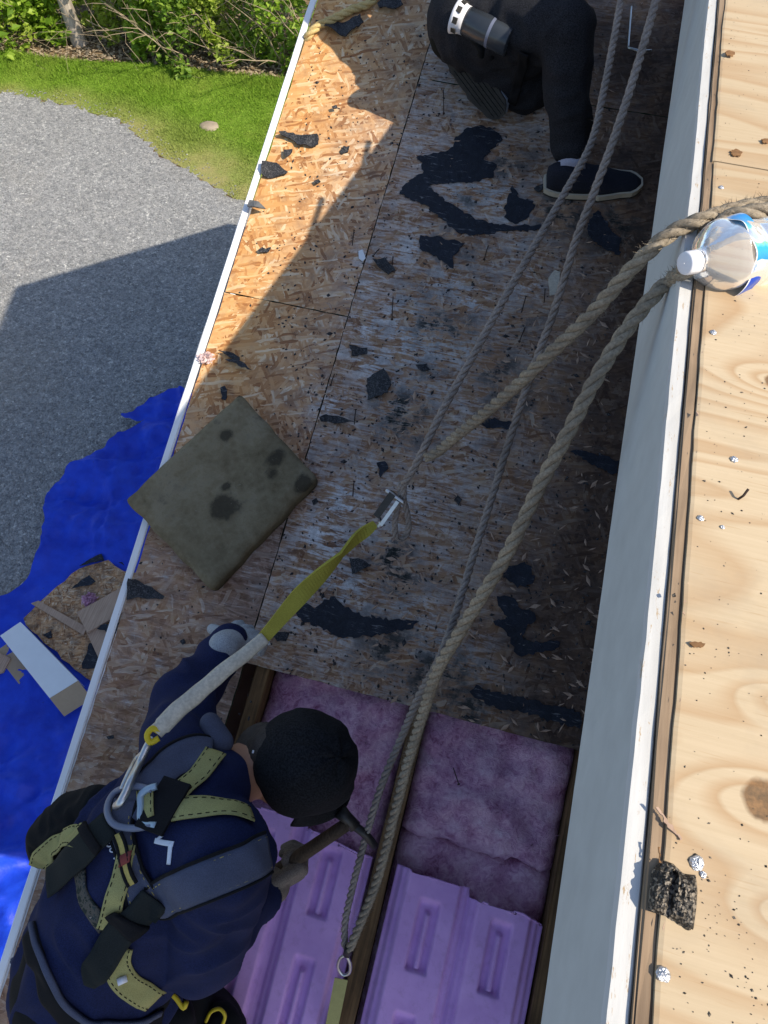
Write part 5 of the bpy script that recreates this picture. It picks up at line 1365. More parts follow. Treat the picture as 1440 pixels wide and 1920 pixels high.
def blob(name, vf, voxel, m, parent, smooth=6, fold=0.0, fscale=30, seed=1, fn=None, label=None):
    """melt overlapping solids into one continuous surface"""
    V, F = vf; me = bpy.data.meshes.new('tmp'); me.from_pydata([tuple(v) for v in V], [], F)
    bm = bmesh.new(); bm.from_mesh(me); bmesh.ops.recalc_face_normals(bm, faces=bm.faces[:]); bm.to_mesh(me); bm.free()
    o = bpy.data.objects.new('tmp', me); link(o)
    r = o.modifiers.new('r', 'REMESH'); r.mode = 'VOXEL'; r.voxel_size = voxel; r.use_smooth_shade = True
    s = o.modifiers.new('s', 'SMOOTH'); s.iterations = smooth; s.factor = .5
    dg = bpy.context.evaluated_depsgraph_get(); me2 = bpy.data.meshes.new_from_object(o.evaluated_get(dg))
    bpy.data.objects.remove(o); bpy.data.meshes.remove(me)
    if fold or fn:
        nr = [v.normal.copy() for v in me2.vertices]
        for v, n in zip(me2.vertices, nr):
            d = 0.0
            if fold:
                q = v.co; w_ = noise.noise_vector(q * 6 + Vector((seed, 0, 0)))
                d = fold * (1 - 2.2 * abs(noise.noise(q * fscale * .45 + w_ * 1.3))) + fold * .5 * noise.noise(q * fscale)
            if fn: d += fn(v.co, n)
            v.co += n * d
    off = wloc(parent)
    for v in me2.vertices: v.co -= off
    me2.materials.clear(); me2.materials.append(m); me2.polygons.foreach_set('use_smooth', [True] * len(me2.polygons)); me2.name = name; me2.update()
    b = bpy.data.objects.new(name, me2); link(b); b.parent = parent
    if label: b['label'] = label
    return b
def bvh_of(objs):
    V, F = [], []
    for o in objs:
        off = wloc(o); k = len(V); V += [v.co + off for v in o.data.vertices]; F += [tuple(i + k for i in p.vertices) for p in o.data.polygons]
    return BVHTree.FromPolygons(V, F)
def strap(name, px, width, bv, m, parent, lift=.004, thick=.004, edge=None, ds=.006, fallback=1.3, stitch=None, taper=None):
    """webbing laid over a body: the line is dropped onto the surface it lies on, then given width and thickness"""
    pts = []
    for (x, y) in px:
        r = ray(x, y).normalized(); h = bv.ray_cast(CAM, r)
        pts.append((h[0], h[1]) if h[0] else (Q(x, y, fallback), -r))
    P = spline([p for p, n in pts], ds); n = len(P); C = []; N = []
    for i, p in enumerate(P):
        q = bv.find_nearest(p); nn = q[1] if q[1] else Vector((0, 0, 1)); C.append(q[0] if (q[0] and (q[0] - p).length < .09) else p); N.append(nn)
    for _ in range(10):
        C = [C[0]] + [(C[i - 1] + C[i] * 2 + C[i + 1]) / 4 for i in range(1, n - 1)] + [C[-1]]
        N = [N[0]] + [(N[i - 1] + N[i] * 2 + N[i + 1]).normalized() for i in range(1, n - 1)] + [N[-1]]
    V, F = [], []; K = 7; A = []
    for i in range(n):
        t = (C[min(i + 1, n - 1)] - C[max(i - 1, 0)]).normalized(); sidev = t.cross(N[i]).normalized(); up = sidev.cross(t).normalized()
        if up.dot(N[i]) < 0: up = -up
        wd = width * (taper(i / (n - 1)) if taper else 1)
        row = []
        for k in range(K):
            u = (k / (K - 1) - .5) * wd; c = C[i] + sidev * u; q = bv.find_nearest(c + up * .02)
            hgt = 0.0
            if q[0] is not None: hgt = max(-.008, min(.03, (q[0] - C[i]).dot(up)))
            row.append(C[i] + sidev * u + up * (lift + hgt * (.75 if abs(u) < wd * .4 else .6) + thick * (1 - (2 * k / (K - 1) - 1) ** 4) * .3))
        V += row + [r_ - up * thick for r_ in row]
    W = 2 * K
    for i in range(n - 1):
        a, b = i * W, (i + 1) * W
        for k in range(K - 1): F.append((a + k, a + k + 1, b + k + 1, b + k)); F.append((a + K + k + 1, a + K + k, b + K + k, b + K + k + 1))
        F.append((a + K, a, b, b + K)); F.append((a + K - 1, a + 2 * K - 1, b + 2 * K - 1, b + K - 1))
    F.append(tuple(range(K)) + tuple(range(2 * K - 1, K - 1, -1))); e = (n - 1) * W; F.append(tuple(e + k for k in range(K - 1, -1, -1)) + tuple(e + K + k for k in range(K)))
    o = mesh_obj(name, V, F, m, parent, True)
    bm = bmesh.new(); bm.from_mesh(o.data); bmesh.ops.recalc_face_normals(bm, faces=bm.faces[:]); bm.to_mesh(o.data); bm.free()
    if edge or stitch:
        for nm, mm, inset, rr in ((('binding', edge, 0.0, .0032),) if edge else ()) + ((('stitching', stitch, .12, .0009),) if stitch else ()):
            vf = []
            for sgn in (0, K - 1):
                line = []
                for i in range(n):
                    a = V[i * W + sgn]; b_ = V[i * W + (K - 1 - sgn)]; line.append(a.lerp(b_, inset) + N[i] * (.0012 if nm == 'stitching' else -.001))
                if nm == 'stitching':
                    for i in range(0, n - 1, 2): vf.append(tube([line[i], line[i + 1]], rr, 4))
                else: vf.append(tube(line, rr, 6))
            mesh_obj(nm, *join(*vf), mm, o, True)
    return o
def hand(wrist, direction, back, side, L, curl, spread=.16, thumb=1, width=.085):
    """palm with four unequal bent fingers and a thumb; back = normal of the back of the hand"""
    d = direction.normalized(); n = (back - d * back.dot(d)).normalized(); s = d.cross(n).normalized() * (1 if side > 0 else -1)
    pl = L * .50; vf = []
    kn = []
    for i in range(4):
        u = (i - 1.5) * width * .25; a = wrist + s * u * .7; b = wrist + d * pl * (1.0 - .05 * abs(i - 1.2)) + s * u
        vf.append(capsule(a, b, .0165, .0135)); kn.append(b)
    ln = [.40, .47, .44, .34]
    for i in range(4):
        p = kn[i]; ang = 0.0; seg = [.45, .32, .23]; r = .0112; dirv = (d + s * (i - 1.5) * spread).normalized()
        for j in range(3):
            ang += curl[j] * (1 + .12 * (i - 1.5)); q = p + (dirv * math.cos(ang) - n * math.sin(ang)) * L * ln[i] * seg[j]
            vf.append(capsule(p, q, r, r * .93)); p = q; r *= .93
    tb = wrist + d * pl * .25 - s * width * .42 * thumb; t1 = tb + (d * .55 - s * .75 * thumb - n * .35).normalized() * L * .20; t2 = t1 + (d * .9 - s * .25 * thumb - n * .45).normalized() * L * .17
    vf += [capsule(wrist + d * pl * .2 - s * width * .2 * thumb, tb, .016, .0145), capsule(tb, t1, .0145, .0125), capsule(t1, t2, .0125, .0105)]
    return join(*vf)
CR = Vector((math.cos(PSI), math.sin(PSI), 0)); CF = ray(720, 960).normalized(); CU = CR.cross(CF).normalized()
def head_parts(c, up, fwd, k=1.0):
    """skull, jaw, nose, ears, brow in one solid; c is the centre of the skull"""
    up = up.normalized(); f = (fwd - up * fwd.dot(up)).normalized(); s = f.cross(up).normalized()
    E = lambda p, a, b, cc: ellipsoid(c + (f * p[0] + s * p[1] + up * p[2]) * k, (f * a * k, s * b * k, up * cc * k))
    vf = [E((0, 0, .015), .096, .077, .10), E((.028, 0, -.055), .066, .060, .075), E((.060, 0, -.100), .030, .034, .026), E((.080, 0, .012), .018, .055, .014)]
    vf += [capsule(c + (f * .088 + up * -.0) * k, c + (f * .112 + up * -.038) * k, .009 * k, .014 * k)]
    vf += [E((.088, 0, -.070), .012, .026, .007), E((.086, 0, -.080), .012, .022, .007)]
    for q in (-1, 1):
        vf += [E((.002, q * .078, -.018), .019, .010, .033), E((.072, q * .034, -.030), .022, .024, .022)]
    return join(*vf), (f, s, up)

# ------------------------------------------------------------------ the worker in the harness
def onsurf(px, py, bv, lift, fb=1.3):
    r = ray(px, py).normalized(); h = bv.ray_cast(CAM, r)
    return (h[0] - r * lift) if h[0] else Q(px, py, fb)
def worker():
    root = thing('person', low(200, 1760), 'person crouching in a navy shirt, black cap and full body harness, hammer in hand', 'person')
    q = Q
    neckb, uch, ch, wst, pel = q(402, 1478, 1.39), q(334, 1535, 1.41), q(290, 1605, 1.41), q(225, 1725, 1.43), q(188, 1835, 1.46)
    shL, elL, wrL = q(338, 1428, 1.43), q(345, 1312, 1.60), q(432, 1205, 1.735)
    shR, elR, wrR = q(418, 1612, 1.28), q(374, 1785, 1.40), q(492, 1672, 1.55)
    hd = q(548, 1430, 1.47)
    up = (-CF * .66 + CR * .62 + CU * .30).normalized(); fw = (CF * .52 + CR * .50 - CU * .66)
    head, (hf, hs, hu) = head_parts(hd, up, fw, .93)
    jaw = hd - hu * .07 - hf * .02
    hipR, hipL = q(215, 1850, 1.52), q(150, 1795, 1.56); knR, knL = q(395, 1935, 1.70), q(240, 1985, 1.74); anR, anL = q(330, 2230, 1.66), q(150, 2230, 1.66)
    glove_dirR = (q(540, 1600, 1.58) - wrR).normalized()
    body = join(head, limb((neckb, .054), (jaw, .056), (hd - hu * .02, .06)), limb((uch, .095), (ch, .115), (wst, .11), (pel, .12)), limb((uch, .07), (neckb, .050)), limb((uch, .07), (shL, .050), (elL, .042), (wrL, .028)), limb((uch, .07), (shR, .050), (elR, .042), (wrR, .028)), limb((pel, .11), (hipR, .10), (knR, .06), (anR, .042)), limb((pel, .11), (hipL, .10), (knL, .06), (anL, .042)))
    bo = blob('body', body, .007, M['skin'], root, 5)
    shirt = join(limb((neckb, .058), (uch, .126), (ch, .150), (wst, .148), (pel, .152)), limb((neckb, .062), (neckb.lerp(jaw, .12), .060)), limb((uch, .115), (shL, .072), (elL, .058), (elL.lerp(wrL, .5), .047), (wrL, .037)), limb((uch, .12), (shR, .082), (elR, .072), (elR.lerp(wrR, .5), .052), (wrR, .040)), capsule(ch, elR.lerp(ch, .35), .15, .09), capsule(wst, elR.lerp(wst, .5), .13, .085))
    so = blob('shirt', shirt, .007, M['navy'], root, 6, .0100, 18, 3)
    tr = blob('trousers', join(limb((wst.lerp(pel, .8), .15), (pel, .156)), limb((pel, .13), (hipR, .118), (knR, .078), (anR, .06)), limb((pel, .13), (hipL, .118), (knL, .078), (anL, .06))), .009, M['black_cloth'], root, 6, .004, 22, 5)
    bt = []
    for a, b in ((anR, knR), (anL, knL)):
        dn = Vector((0, -.25, -1)).normalized()
        mesh_obj('boot', *xf(Matrix.Identity(4), join(capsule(a, a + (a - b).normalized() * .06, .055, .05), capsule(a + (a - b).normalized() * .05, a + (a - b).normalized() * .05 + Vector((.02, -.16, -.06)), .05, .042))), M['black_cloth'], root, True)
    # hair: a close shell over the back of the skull
    hv = join(ellipsoid(hd - hf * .004 + hu * .008, (hf * .091, hs * .0765, hu * .096)), ellipsoid(hd - hf * .044 - hu * .050, (hf * .052, hs * .062, hu * .058)))
    blob('hair', hv, .006, M['hair'], root, 4, .0012, 160, 2)
    # cap: crown, button, curved brim
    V, F = [], []; seg, rg_ = 44, 16; cc = hd + hu * .030 + hf * .006
    for i in range(rg_ + 1):
        ph = (i + .05) / rg_ * R(98)
        for k in range(seg):
            th = 6.283185 * k / seg; cf, cs = math.cos(th), math.sin(th); seam_ = 1 - .035 * max(0, 1 - 7 * abs(((k / seg * 6 + .5) % 1) - .5))
            rr = math.sin(ph) ** .86; dent = 1 + .065 * noise.noise(Vector((cf * 2, cs * 2, ph * 2))) + .014 * noise.noise(Vector((cf * 6, cs * 6, ph * 5)))
            V.append(cc + hf * (.097 * rr * cf * dent * seam_) + hs * (.094 * rr * cs * dent * seam_) + hu * (.105 * math.cos(ph) * dent - .010 * (1 - cf) * .5 * (ph / 1.7)))
    for i in range(rg_):
        for k in range(seg): F.append((i * seg + k, (i + 1) * seg + k, (i + 1) * seg + (k + 1) % seg, i * seg + (k + 1) % seg))
    F.append(tuple(range(seg - 1, -1, -1)))
    cap = mesh_obj('cap', V, F, M['cap'], root, True)
    sm = cap.modifiers.new('thickness', 'SOLIDIFY'); sm.thickness = .003
    V, F = [], []; nr, na = 8, 25
    for i in range(nr + 1):
        for k in range(na):
            a = (k / (na - 1) - .5) * R(128); t = i / nr; rf = .095 + .050 * t * math.cos(a * .72) ** .8
            V.append(cc + hf * (rf * math.cos(a) * (1 if t < .01 else 1)) + hs * (.095 * math.sin(a) * (1 + .10 * t)) - hu * (.014 + .012 * t + .030 * (math.sin(a) ** 2) * (.25 + t)))
    for i in range(nr):
        for k in range(na - 1): F.append((i * na + k, i * na + k + 1, (i + 1) * na + k + 1, (i + 1) * na + k))
    br = mesh_obj('brim', V, F, M['cap'], cap, True); sm = br.modifiers.new('thickness', 'SOLIDIFY'); sm.thickness = .004
    mesh_obj('button', *ellipsoid(cc + hu * .106, (hf * .007, hs * .007, hu * .004), 10, 6), M['cap'], cap, True)
    bc = bvh_of([cap])
    for a, b in (((487, 1400), (485, 1409)), ((475, 1407), (474, 1412))):
        pa, pb = onsurf(*a, bc, .004, 1.4), onsurf(*b, bc, .004, 1.4); mesh_obj('cap_tag', *tube([pa, pb], .0018, 6), M['white_plastic'], cap)
    # gloves
    dL = (low(478, 1172, .02) - wrL).normalized()
    gl = join(hand(wrL - dL * .01, (low(500, 1165, .012) - wrL), NL, 1, .215, (.30, .55, .55), .10, 1), capsule(wrL - dL * .045, wrL + dL * .02, .036, .034))
    blob('glove', gl, .0042, M['glove'], root, 3, .0008, 60)
    gdir = (q(548, 1640, 1.575) - wrR)
    gr = join(hand(wrR, gdir, (-CF * .5 - CU * .75 + CR * .3), -1, .180, (1.05, 1.25, .9), .05, 1), capsule(wrR - gdir.normalized() * .05, wrR + gdir.normalized() * .02, .042, .037))
    blob('glove', gr, .0042, M['glove2'], root, 3, .0008, 60)
    # ---------------- harness
    bv = bvh_of([so, tr]); hz = mesh_obj('safety_harness', *xf(Matrix.Identity(4), box_vf(-.028, .028, -.045, .045, -.003, .003)), M['padedge'], root)
    # the back plate is the harness' own mesh: a black rubber plate behind the D-ring
    me = hz.data; c0 = onsurf(308, 1512, bv, .006); h0 = bv.ray_cast(CAM, ray(308, 1512).normalized()); n0 = h0[1] if h0[1] else -CF
    ex = (onsurf(345, 1525, bv, .006) - c0); ex = (ex - n0 * ex.dot(n0)).normalized(); ey = n0.cross(ex)
    for v in me.vertices:
        c = v.co.copy() + wloc(hz); v.co = c0 + ex * c.x + ey * c.y + n0 * (c.z + .004) - wloc(hz)
    P_ = lambda nm, px, w_, m, **k: strap(nm, px, w_, bv, m, hz, **k)
    P_('shoulder_pad', [(398, 1412), (362, 1412), (325, 1432), (292, 1462), (262, 1496), (243, 1528)], .064, M['pad'], lift=.006, thick=.010, edge=M['padedge'])
    P_('shoulder_pad', [(498, 1598), (455, 1622), (405, 1642), (350, 1664), (305, 1682), (285, 1688)], .062, M['pad'], lift=.006, thick=.010, edge=M['padedge'], stitch=M['label_gold'])
    P_('back_pad', [(238, 1500), (228, 1548), (238, 1592), (254, 1640), (275, 1692)], .046, M['pad'], lift=.007, thick=.010, edge=M['padedge'], stitch=M['label_gold'], taper=lambda t: 1.25 - .5 * math.sin(t * 3.14))
    P_('webbing', [(404, 1415), (385, 1445), (362, 1468), (335, 1492)], .040, M['webyel'], lift=.010, thick=.0025, stitch=M['padedge'])
    P_('webbing', [(468, 1533), (440, 1522), (400, 1518), (360, 1518), (322, 1520)], .043, M['webyel'], lift=.009, thick=.0025, stitch=M['padedge'])
    P_('webbing', [(278, 1482), (282, 1505), (286, 1540)], .030, M['webyel'], lift=.016, thick=.0025, stitch=M['padedge'])
    P_('black_tab', [(334, 1484), (322, 1512), (310, 1540)], .040, M['padedge'], lift=.005, thick=.004)
    P_('webbing', [(242, 1585), (236, 1620), (228, 1655), (216, 1695), (206, 1735)], .034, M['webyel'], lift=.012, thick=.0025, stitch=M['padedge'], taper=lambda t: .8 + .3 * t)
    P_('webbing', [(228, 1770), (220, 1805), (235, 1838), (262, 1858), (288, 1872)], .044, M['webyel'], lift=.006, thick=.0025, stitch=M['padedge'])
    P_('strap_end', [(212, 1548), (185, 1572), (158, 1598), (130, 1628), (100, 1655)], .052, M['webblk'], lift=.014, thick=.004)
    P_('strap_end', [(292, 1672), (268, 1700), (238, 1735), (210, 1775), (185, 1812), (172, 1838)], .050, M['webblk'], lift=.014, thick=.004, taper=lambda t: 1 if t < .85 else 1 - (t - .85) * 4)
    P_('buckle', [(186, 1566), (174, 1580)], .062, M['padedge'], lift=.020, thick=.007); P_('buckle', [(252, 1712), (238, 1730)], .060, M['padedge'], lift=.020, thick=.007)
    P_('badge', [(228, 1568), (234, 1590), (241, 1612), (248, 1642), (254, 1652)], .013, M['label_gold'], lift=.0195, thick=.0015, edge=M['padedge'])
    P_('badge', [(239, 1600), (245, 1618)], .020, M['label_red'], lift=.0205, thick=.0015)
    camo = NB('camouflage band'); tc = camo.obj(); cmv = camo.ramp(camo.noise(tc, 55, 4, .7), [(.36, (.02, .03, .025)), (.46, (.10, .09, .075)), (.56, (.035, .05, .05)), (.64, (.30, .24, .21)), (.72, (.10, .05, .05))], 'CONSTANT'); camo.done(cmv, .9)
    P_('lumbar_band', [(152, 1632), (155, 1662), (166, 1692), (182, 1716), (200, 1738)], .028, camo.m, lift=.005, thick=.004)
    P_('belt_edge', [(66, 1730), (76, 1775), (98, 1830), (118, 1870), (150, 1900), (196, 1914), (250, 1915), (296, 1895)], .011, M['pad'], lift=.010, thick=.006)
    P_('belt', [(58, 1745), (66, 1790), (86, 1845), (106, 1885), (140, 1918), (196, 1932), (250, 1932), (300, 1912)], .042, M['padedge'], lift=.004, thick=.008)
    # hip pad hanging at the belt
    c1 = q(68, 1842, 1.48); ux = (q(96, 1905, 1.48) - q(36, 1795, 1.48)).normalized(); uy = (q(90, 1815, 1.47) - c1); uy = (uy - ux * uy.dot(ux)).normalized(); uz = ux.cross(uy)
    Mx = Matrix((ux, uy, uz)).transposed().to_4x4(); Mx.translation = c1
    bmv, bmf = box_vf(-.062, .062, -.030, .030, -.006, .006); hp = mesh_obj('hip_pad', *xf(Mx, (bmv, bmf)), M['pad'], hz)
    bm = bmesh.new(); bm.from_mesh(hp.data); bmesh.ops.bevel(bm, geom=bm.edges[:], offset=.004, segments=3, affect='EDGES'); bm.to_mesh(hp.data); bm.free()
    sg = 1 if uz.dot(CF) < 0 else -1
    mesh_obj('badge', *xf(Mx, box_vf(-.045, .045, -.018, -.006, sg * .0075 - .001, sg * .0075 + .001)), M['label_gold'], hz); mesh_obj('badge', *xf(Mx, box_vf(-.010, .014, -.020, -.004, sg * .009 - .001, sg * .009 + .001)), M['label_red'], hz)
    blob('chest_pad', join(capsule(q(394, 1356, 1.43), q(414, 1392, 1.42), .020, .024)), .004, M['pad'], root, 3)
    # D-ring and bracket
    S_ = lambda x, y, l: onsurf(x, y, bv, l)
    mesh_obj('d_ring', *tube(spline([S_(286, 1481, .020), S_(250, 1474, .024), S_(216, 1486, .026), S_(201, 1515, .026), S_(212, 1544, .024), S_(246, 1553, .022), S_(286, 1548, .018)], .004), .0058, 10), M['grey_plastic'], hz, True)
    br = spline([S_(294, 1474, .022), S_(276, 1480, .022), S_(264, 1492, .021), (S_(264, 1512, .020)), S_(264, 1536, .020), S_(275, 1546, .019), S_(293, 1548, .018)], .004)
    mesh_obj('ring_bracket', *tube(br, .0062, 8), M['pale_metal'], hz, True)
    mesh_obj('strap_clip', *tube([S_(220, 1842, .014), S_(238, 1834, .016)], .0058, 10), M['white_plastic'], hz, True)
    # printed marks on the shirt back
    bs = bvh_of([so])
    T_ = lambda nm, px, w_: strap(nm, px, w_, bs, M['print_white'], so, lift=.0015, thick=.001, ds=.003)
    T_('printed_logo', [(291, 1576), (306, 1580), (326, 1583)], .0085); T_('printed_logo', [(321, 1580), (319, 1600), (317, 1621)], .0085); T_('printed_logo', [(292, 1577), (300, 1570), (306, 1566)], .005)
    e8 = [(205 + 6 * math.cos(a), 1584 + 5 * math.sin(a)) for a in [i * .7 for i in range(10)]]; f8 = [(211 + 6 * math.cos(a), 1594 + 5 * math.sin(a)) for a in [i * .7 for i in range(10)]]
    T_('printed_digit', e8, .0022); T_('printed_digit', f8, .0022); T_('printed_letter', [(214, 1611), (223, 1606), (216, 1600)], .0022)
    # black pouch bundled behind the shoulder with its yellow loop
    pb = blob('shoulder_pouch', join(limb((q(190, 1512, 1.46), .038), (q(140, 1530, 1.50), .044), (q(92, 1562, 1.52), .040), (q(80, 1600, 1.53), .028)), capsule(q(150, 1552, 1.47), q(110, 1575, 1.49), .036, .034)), .006, M['black_cloth'], root, 4, .005, 45, 9)
    bp = bvh_of([pb, so])
    strap('pouch_loop', [(158, 1568), (128, 1576), (100, 1590), (82, 1604), (76, 1616)], .040, bp, M['webyel'], pb, lift=.010, thick=.0025, stitch=M['padedge'])
    # tool belt pouches at the bottom edge
    tb = blob('tool_pouch', join(capsule(q(322, 1905, 1.46), q(330, 1990, 1.52), .040, .05), capsule(q(300, 1915, 1.47), q(300, 2000, 1.53), .035, .045)), .006, M['black_cloth'], root, 4, .003, 40, 11)
    mesh_obj('yellow_trim', *tube(spline([q(300, 1895, 1.42), q(318, 1866, 1.41), q(330, 1872, 1.41), q(344, 1890, 1.41), q(350, 1878, 1.41)], .004), .0045, 8), M['yellow_plastic'], tb, True)
    tb2 = blob('tool_pouch', join(capsule(q(412, 1925, 1.60), q(400, 2010, 1.66), .045, .06)), .007, M['black_cloth'], root, 4, .003, 40, 13)
    mesh_obj('yellow_loop', *tube(spline([q(386, 1915, 1.54), q(396, 1897, 1.53), q(412, 1892, 1.53), q(422, 1905, 1.53), q(416, 1925, 1.54)], .004), .0036, 8), M['yellow_plastic'], tb2, True)
    return bv, hd
WBV, WHD = worker()

# hammer gripped by the lower hand
def hammer():
    A, B = Q(470, 1668, 1.62), Q(657, 1541, 1.50); d = (B - A).normalized(); t = thing('hammer', A, 'dark worn claw hammer held over the pink foam vents', 'hammer')
    sidev = d.cross(CF).normalized()
    V, F = tube([A, A.lerp(B, .1), A.lerp(B, .45), A.lerp(B, .8), B], [.015, .0165, .0145, .0135, .013], 10)
    mesh_obj('handle', V, F, M['handle'], t, True)
    if sidev.dot(CU) > 0: sidev = -sidev
    # head lies across the handle: face above, claw below curling towards the vents
    mesh_obj('hammer_head', *join(tube([B - sidev * .030 - d * .002, B - sidev * .012, B + sidev * .014], [.0155, .012, .013], 10), tube(spline([B + sidev * .010, B + sidev * .030 + d * .006, B + sidev * .052 + d * .004 + CF * .008, B + sidev * .072 - d * .002 + CF * .020], .004), .0085, 8)), M['darksteel'], t, True)
hammer()

# lanyard from the D-ring to the rope loop
def lanyard():
    bv = WBV; st = onsurf(286, 1382, bv, .03, 1.33)
    t = thing('lanyard', st, 'twisted yellow webbing lanyard with a soiled white cover, clipped to the harness ring', 'lanyard')
    def ribbon(name, pts, m, thick=.0025, ds=.006):
        """pts: (point, width, twist angle)"""
        C = spline([p[0] for p in pts], ds); n = len(C); V, F = [], []
        L = [0]
        for i in range(1, n): L.append(L[-1] + (C[i] - C[i - 1]).length)
        kl = [0]
        for i in range(1, len(pts)):
            kl.append(min(range(n), key=lambda j: (C[j] - pts[i][0]).length))
        kl[0] = 0; kl[-1] = n - 1
        def val(j, c):
            for a in range(len(kl) - 1):
                if kl[a] <= j <= kl[a + 1]:
                    u = (j - kl[a]) / max(1, kl[a + 1] - kl[a]); return pts[a][c] * (1 - u) + pts[a + 1][c] * u
            return pts[-1][c]
        for i in range(n):
            tg = (C[min(i + 1, n - 1)] - C[max(i - 1, 0)]).normalized(); a = tg.cross(CF).normalized(); b = tg.cross(a); an = val(i, 2); w_ = val(i, 1) / 2
            s = a * math.cos(an) + b * math.sin(an); nn = tg.cross(s)
            V += [C[i] - s * w_ + nn * thick, C[i] + s * w_ + nn * thick, C[i] + s * w_ - nn * thick, C[i] - s * w_ - nn * thick]
        for i in range(n - 1):
            for k in range(4): F.append((i * 4 + k, i * 4 + (k + 1) % 4, i * 4 + 4 + (k + 1) % 4, i * 4 + 4 + k))
        F += [(3, 2, 1, 0), tuple((n - 1) * 4 + k for k in range(4))]
        return mesh_obj(name, V, F, m, t, False)
    V, F = [], []
    # cover: a flattened, wrinkled tube
    C = spline([Q(292, 1372, 1.335), Q(330, 1335, 1.35), Q(380, 1292, 1.37), Q(430, 1250, 1.395), Q(470, 1218, 1.415), Q(496, 1196, 1.43)], .005); n = len(C)
    for i in range(n):
        tg = (C[min(i + 1, n - 1)] - C[max(i - 1, 0)]).normalized(); a = tg.cross(CF).normalized(); b = tg.cross(a); u = i / (n - 1); rw = .0165 * (1 - .22 * u) * (.85 if u < .06 else 1)
        for k in range(12):
            th = 6.2832 * k / 12; rr = 1 + .13 * noise.noise(Vector((math.cos(th) * 1.2, math.sin(th) * 1.2, u * 7))); V.append(C[i] + a * math.cos(th) * rw * rr + b * math.sin(th) * rw * .55 * rr)
    for i in range(n - 1):
        for k in range(12): F.append((i * 12 + k, i * 12 + (k + 1) % 12, (i + 1) * 12 + (k + 1) % 12, (i + 1) * 12 + k))
    F += [tuple(range(11, -1, -1)), tuple((n - 1) * 12 + k for k in range(12))]
    mesh_obj('cover', V, F, M['sleeve'], t, True)
    ribbon('webbing', [(Q(488, 1203, 1.428), .022, .2), (Q(515, 1172, 1.44), .026, .3), (Q(560, 1120, 1.455), .034, .25), (Q(600, 1080, 1.47), .034, .7), (Q(640, 1040, 1.48), .034, 1.35), (Q(668, 1010, 1.485), .032, 1.0), (Q(690, 993, 1.49), .022, .4), (Q(704, 982, 1.49), .014, .2)], M['webyel2'])
    # yellow thimble, snap hook on the ring
    mesh_obj('thimble', *tube(spline([Q(300, 1372, 1.335), Q(286, 1366, 1.33), Q(276, 1378, 1.325), Q(282, 1392, 1.325), Q(298, 1384, 1.33)], .003), .0055, 8), M['yellow_plastic'], t, True)
    H = lambda x, y, l: onsurf(x, y, bv, l, 1.31)
    v1 = tube(spline([H(286, 1384, .040), H(276, 1400, .044), H(262, 1430, .046), H(246, 1462, .046), H(236, 1486, .044), H(226, 1504, .040), H(218, 1512, .030)], .004), .0075, 8)
    v2 = tube(spline([H(276, 1404, .042), H(258, 1420, .044), H(246, 1440, .046), H(234, 1465, .044), H(228, 1480, .042)], .004), .0042, 8)
    mesh_obj('snap_hook', *join(v1, v2), M['steel'], t, True)
    # rope grab at the far end: two cheek plates, a wheel and a pin
    A, B = Q(706, 983, 1.49), Q(744, 930, 1.46); d = (B - A).normalized(); s = d.cross(CF).normalized(); nn = d.cross(s)
    Mx = Matrix((d, s, nn)).transposed().to_4x4(); Mx.translation = A.lerp(B, .5); L = (B - A).length
    v = join(xf(Mx, box_vf(-L * .42, L * .42, -.011, -.004, -.006, .006)), xf(Mx, capsule((-L * .42, -.007, 0), (-L * .5, -.006, 0), .006, .005)))
    mesh_obj('rope_grab_cheek', *v, M['steel'], t)
    mesh_obj('rope_grab_cheek', *xf(Mx, box_vf(-L * .30, L * .50, .002, .016, -.008, .005)), M['darksteel'], t)
    mesh_obj('rope_grab_pin', *xf(Mx, capsule((L * .46, -.016, 0), (L * .46, .020, 0), .0042, .0042)), M['steel'], t, True)
lanyard()

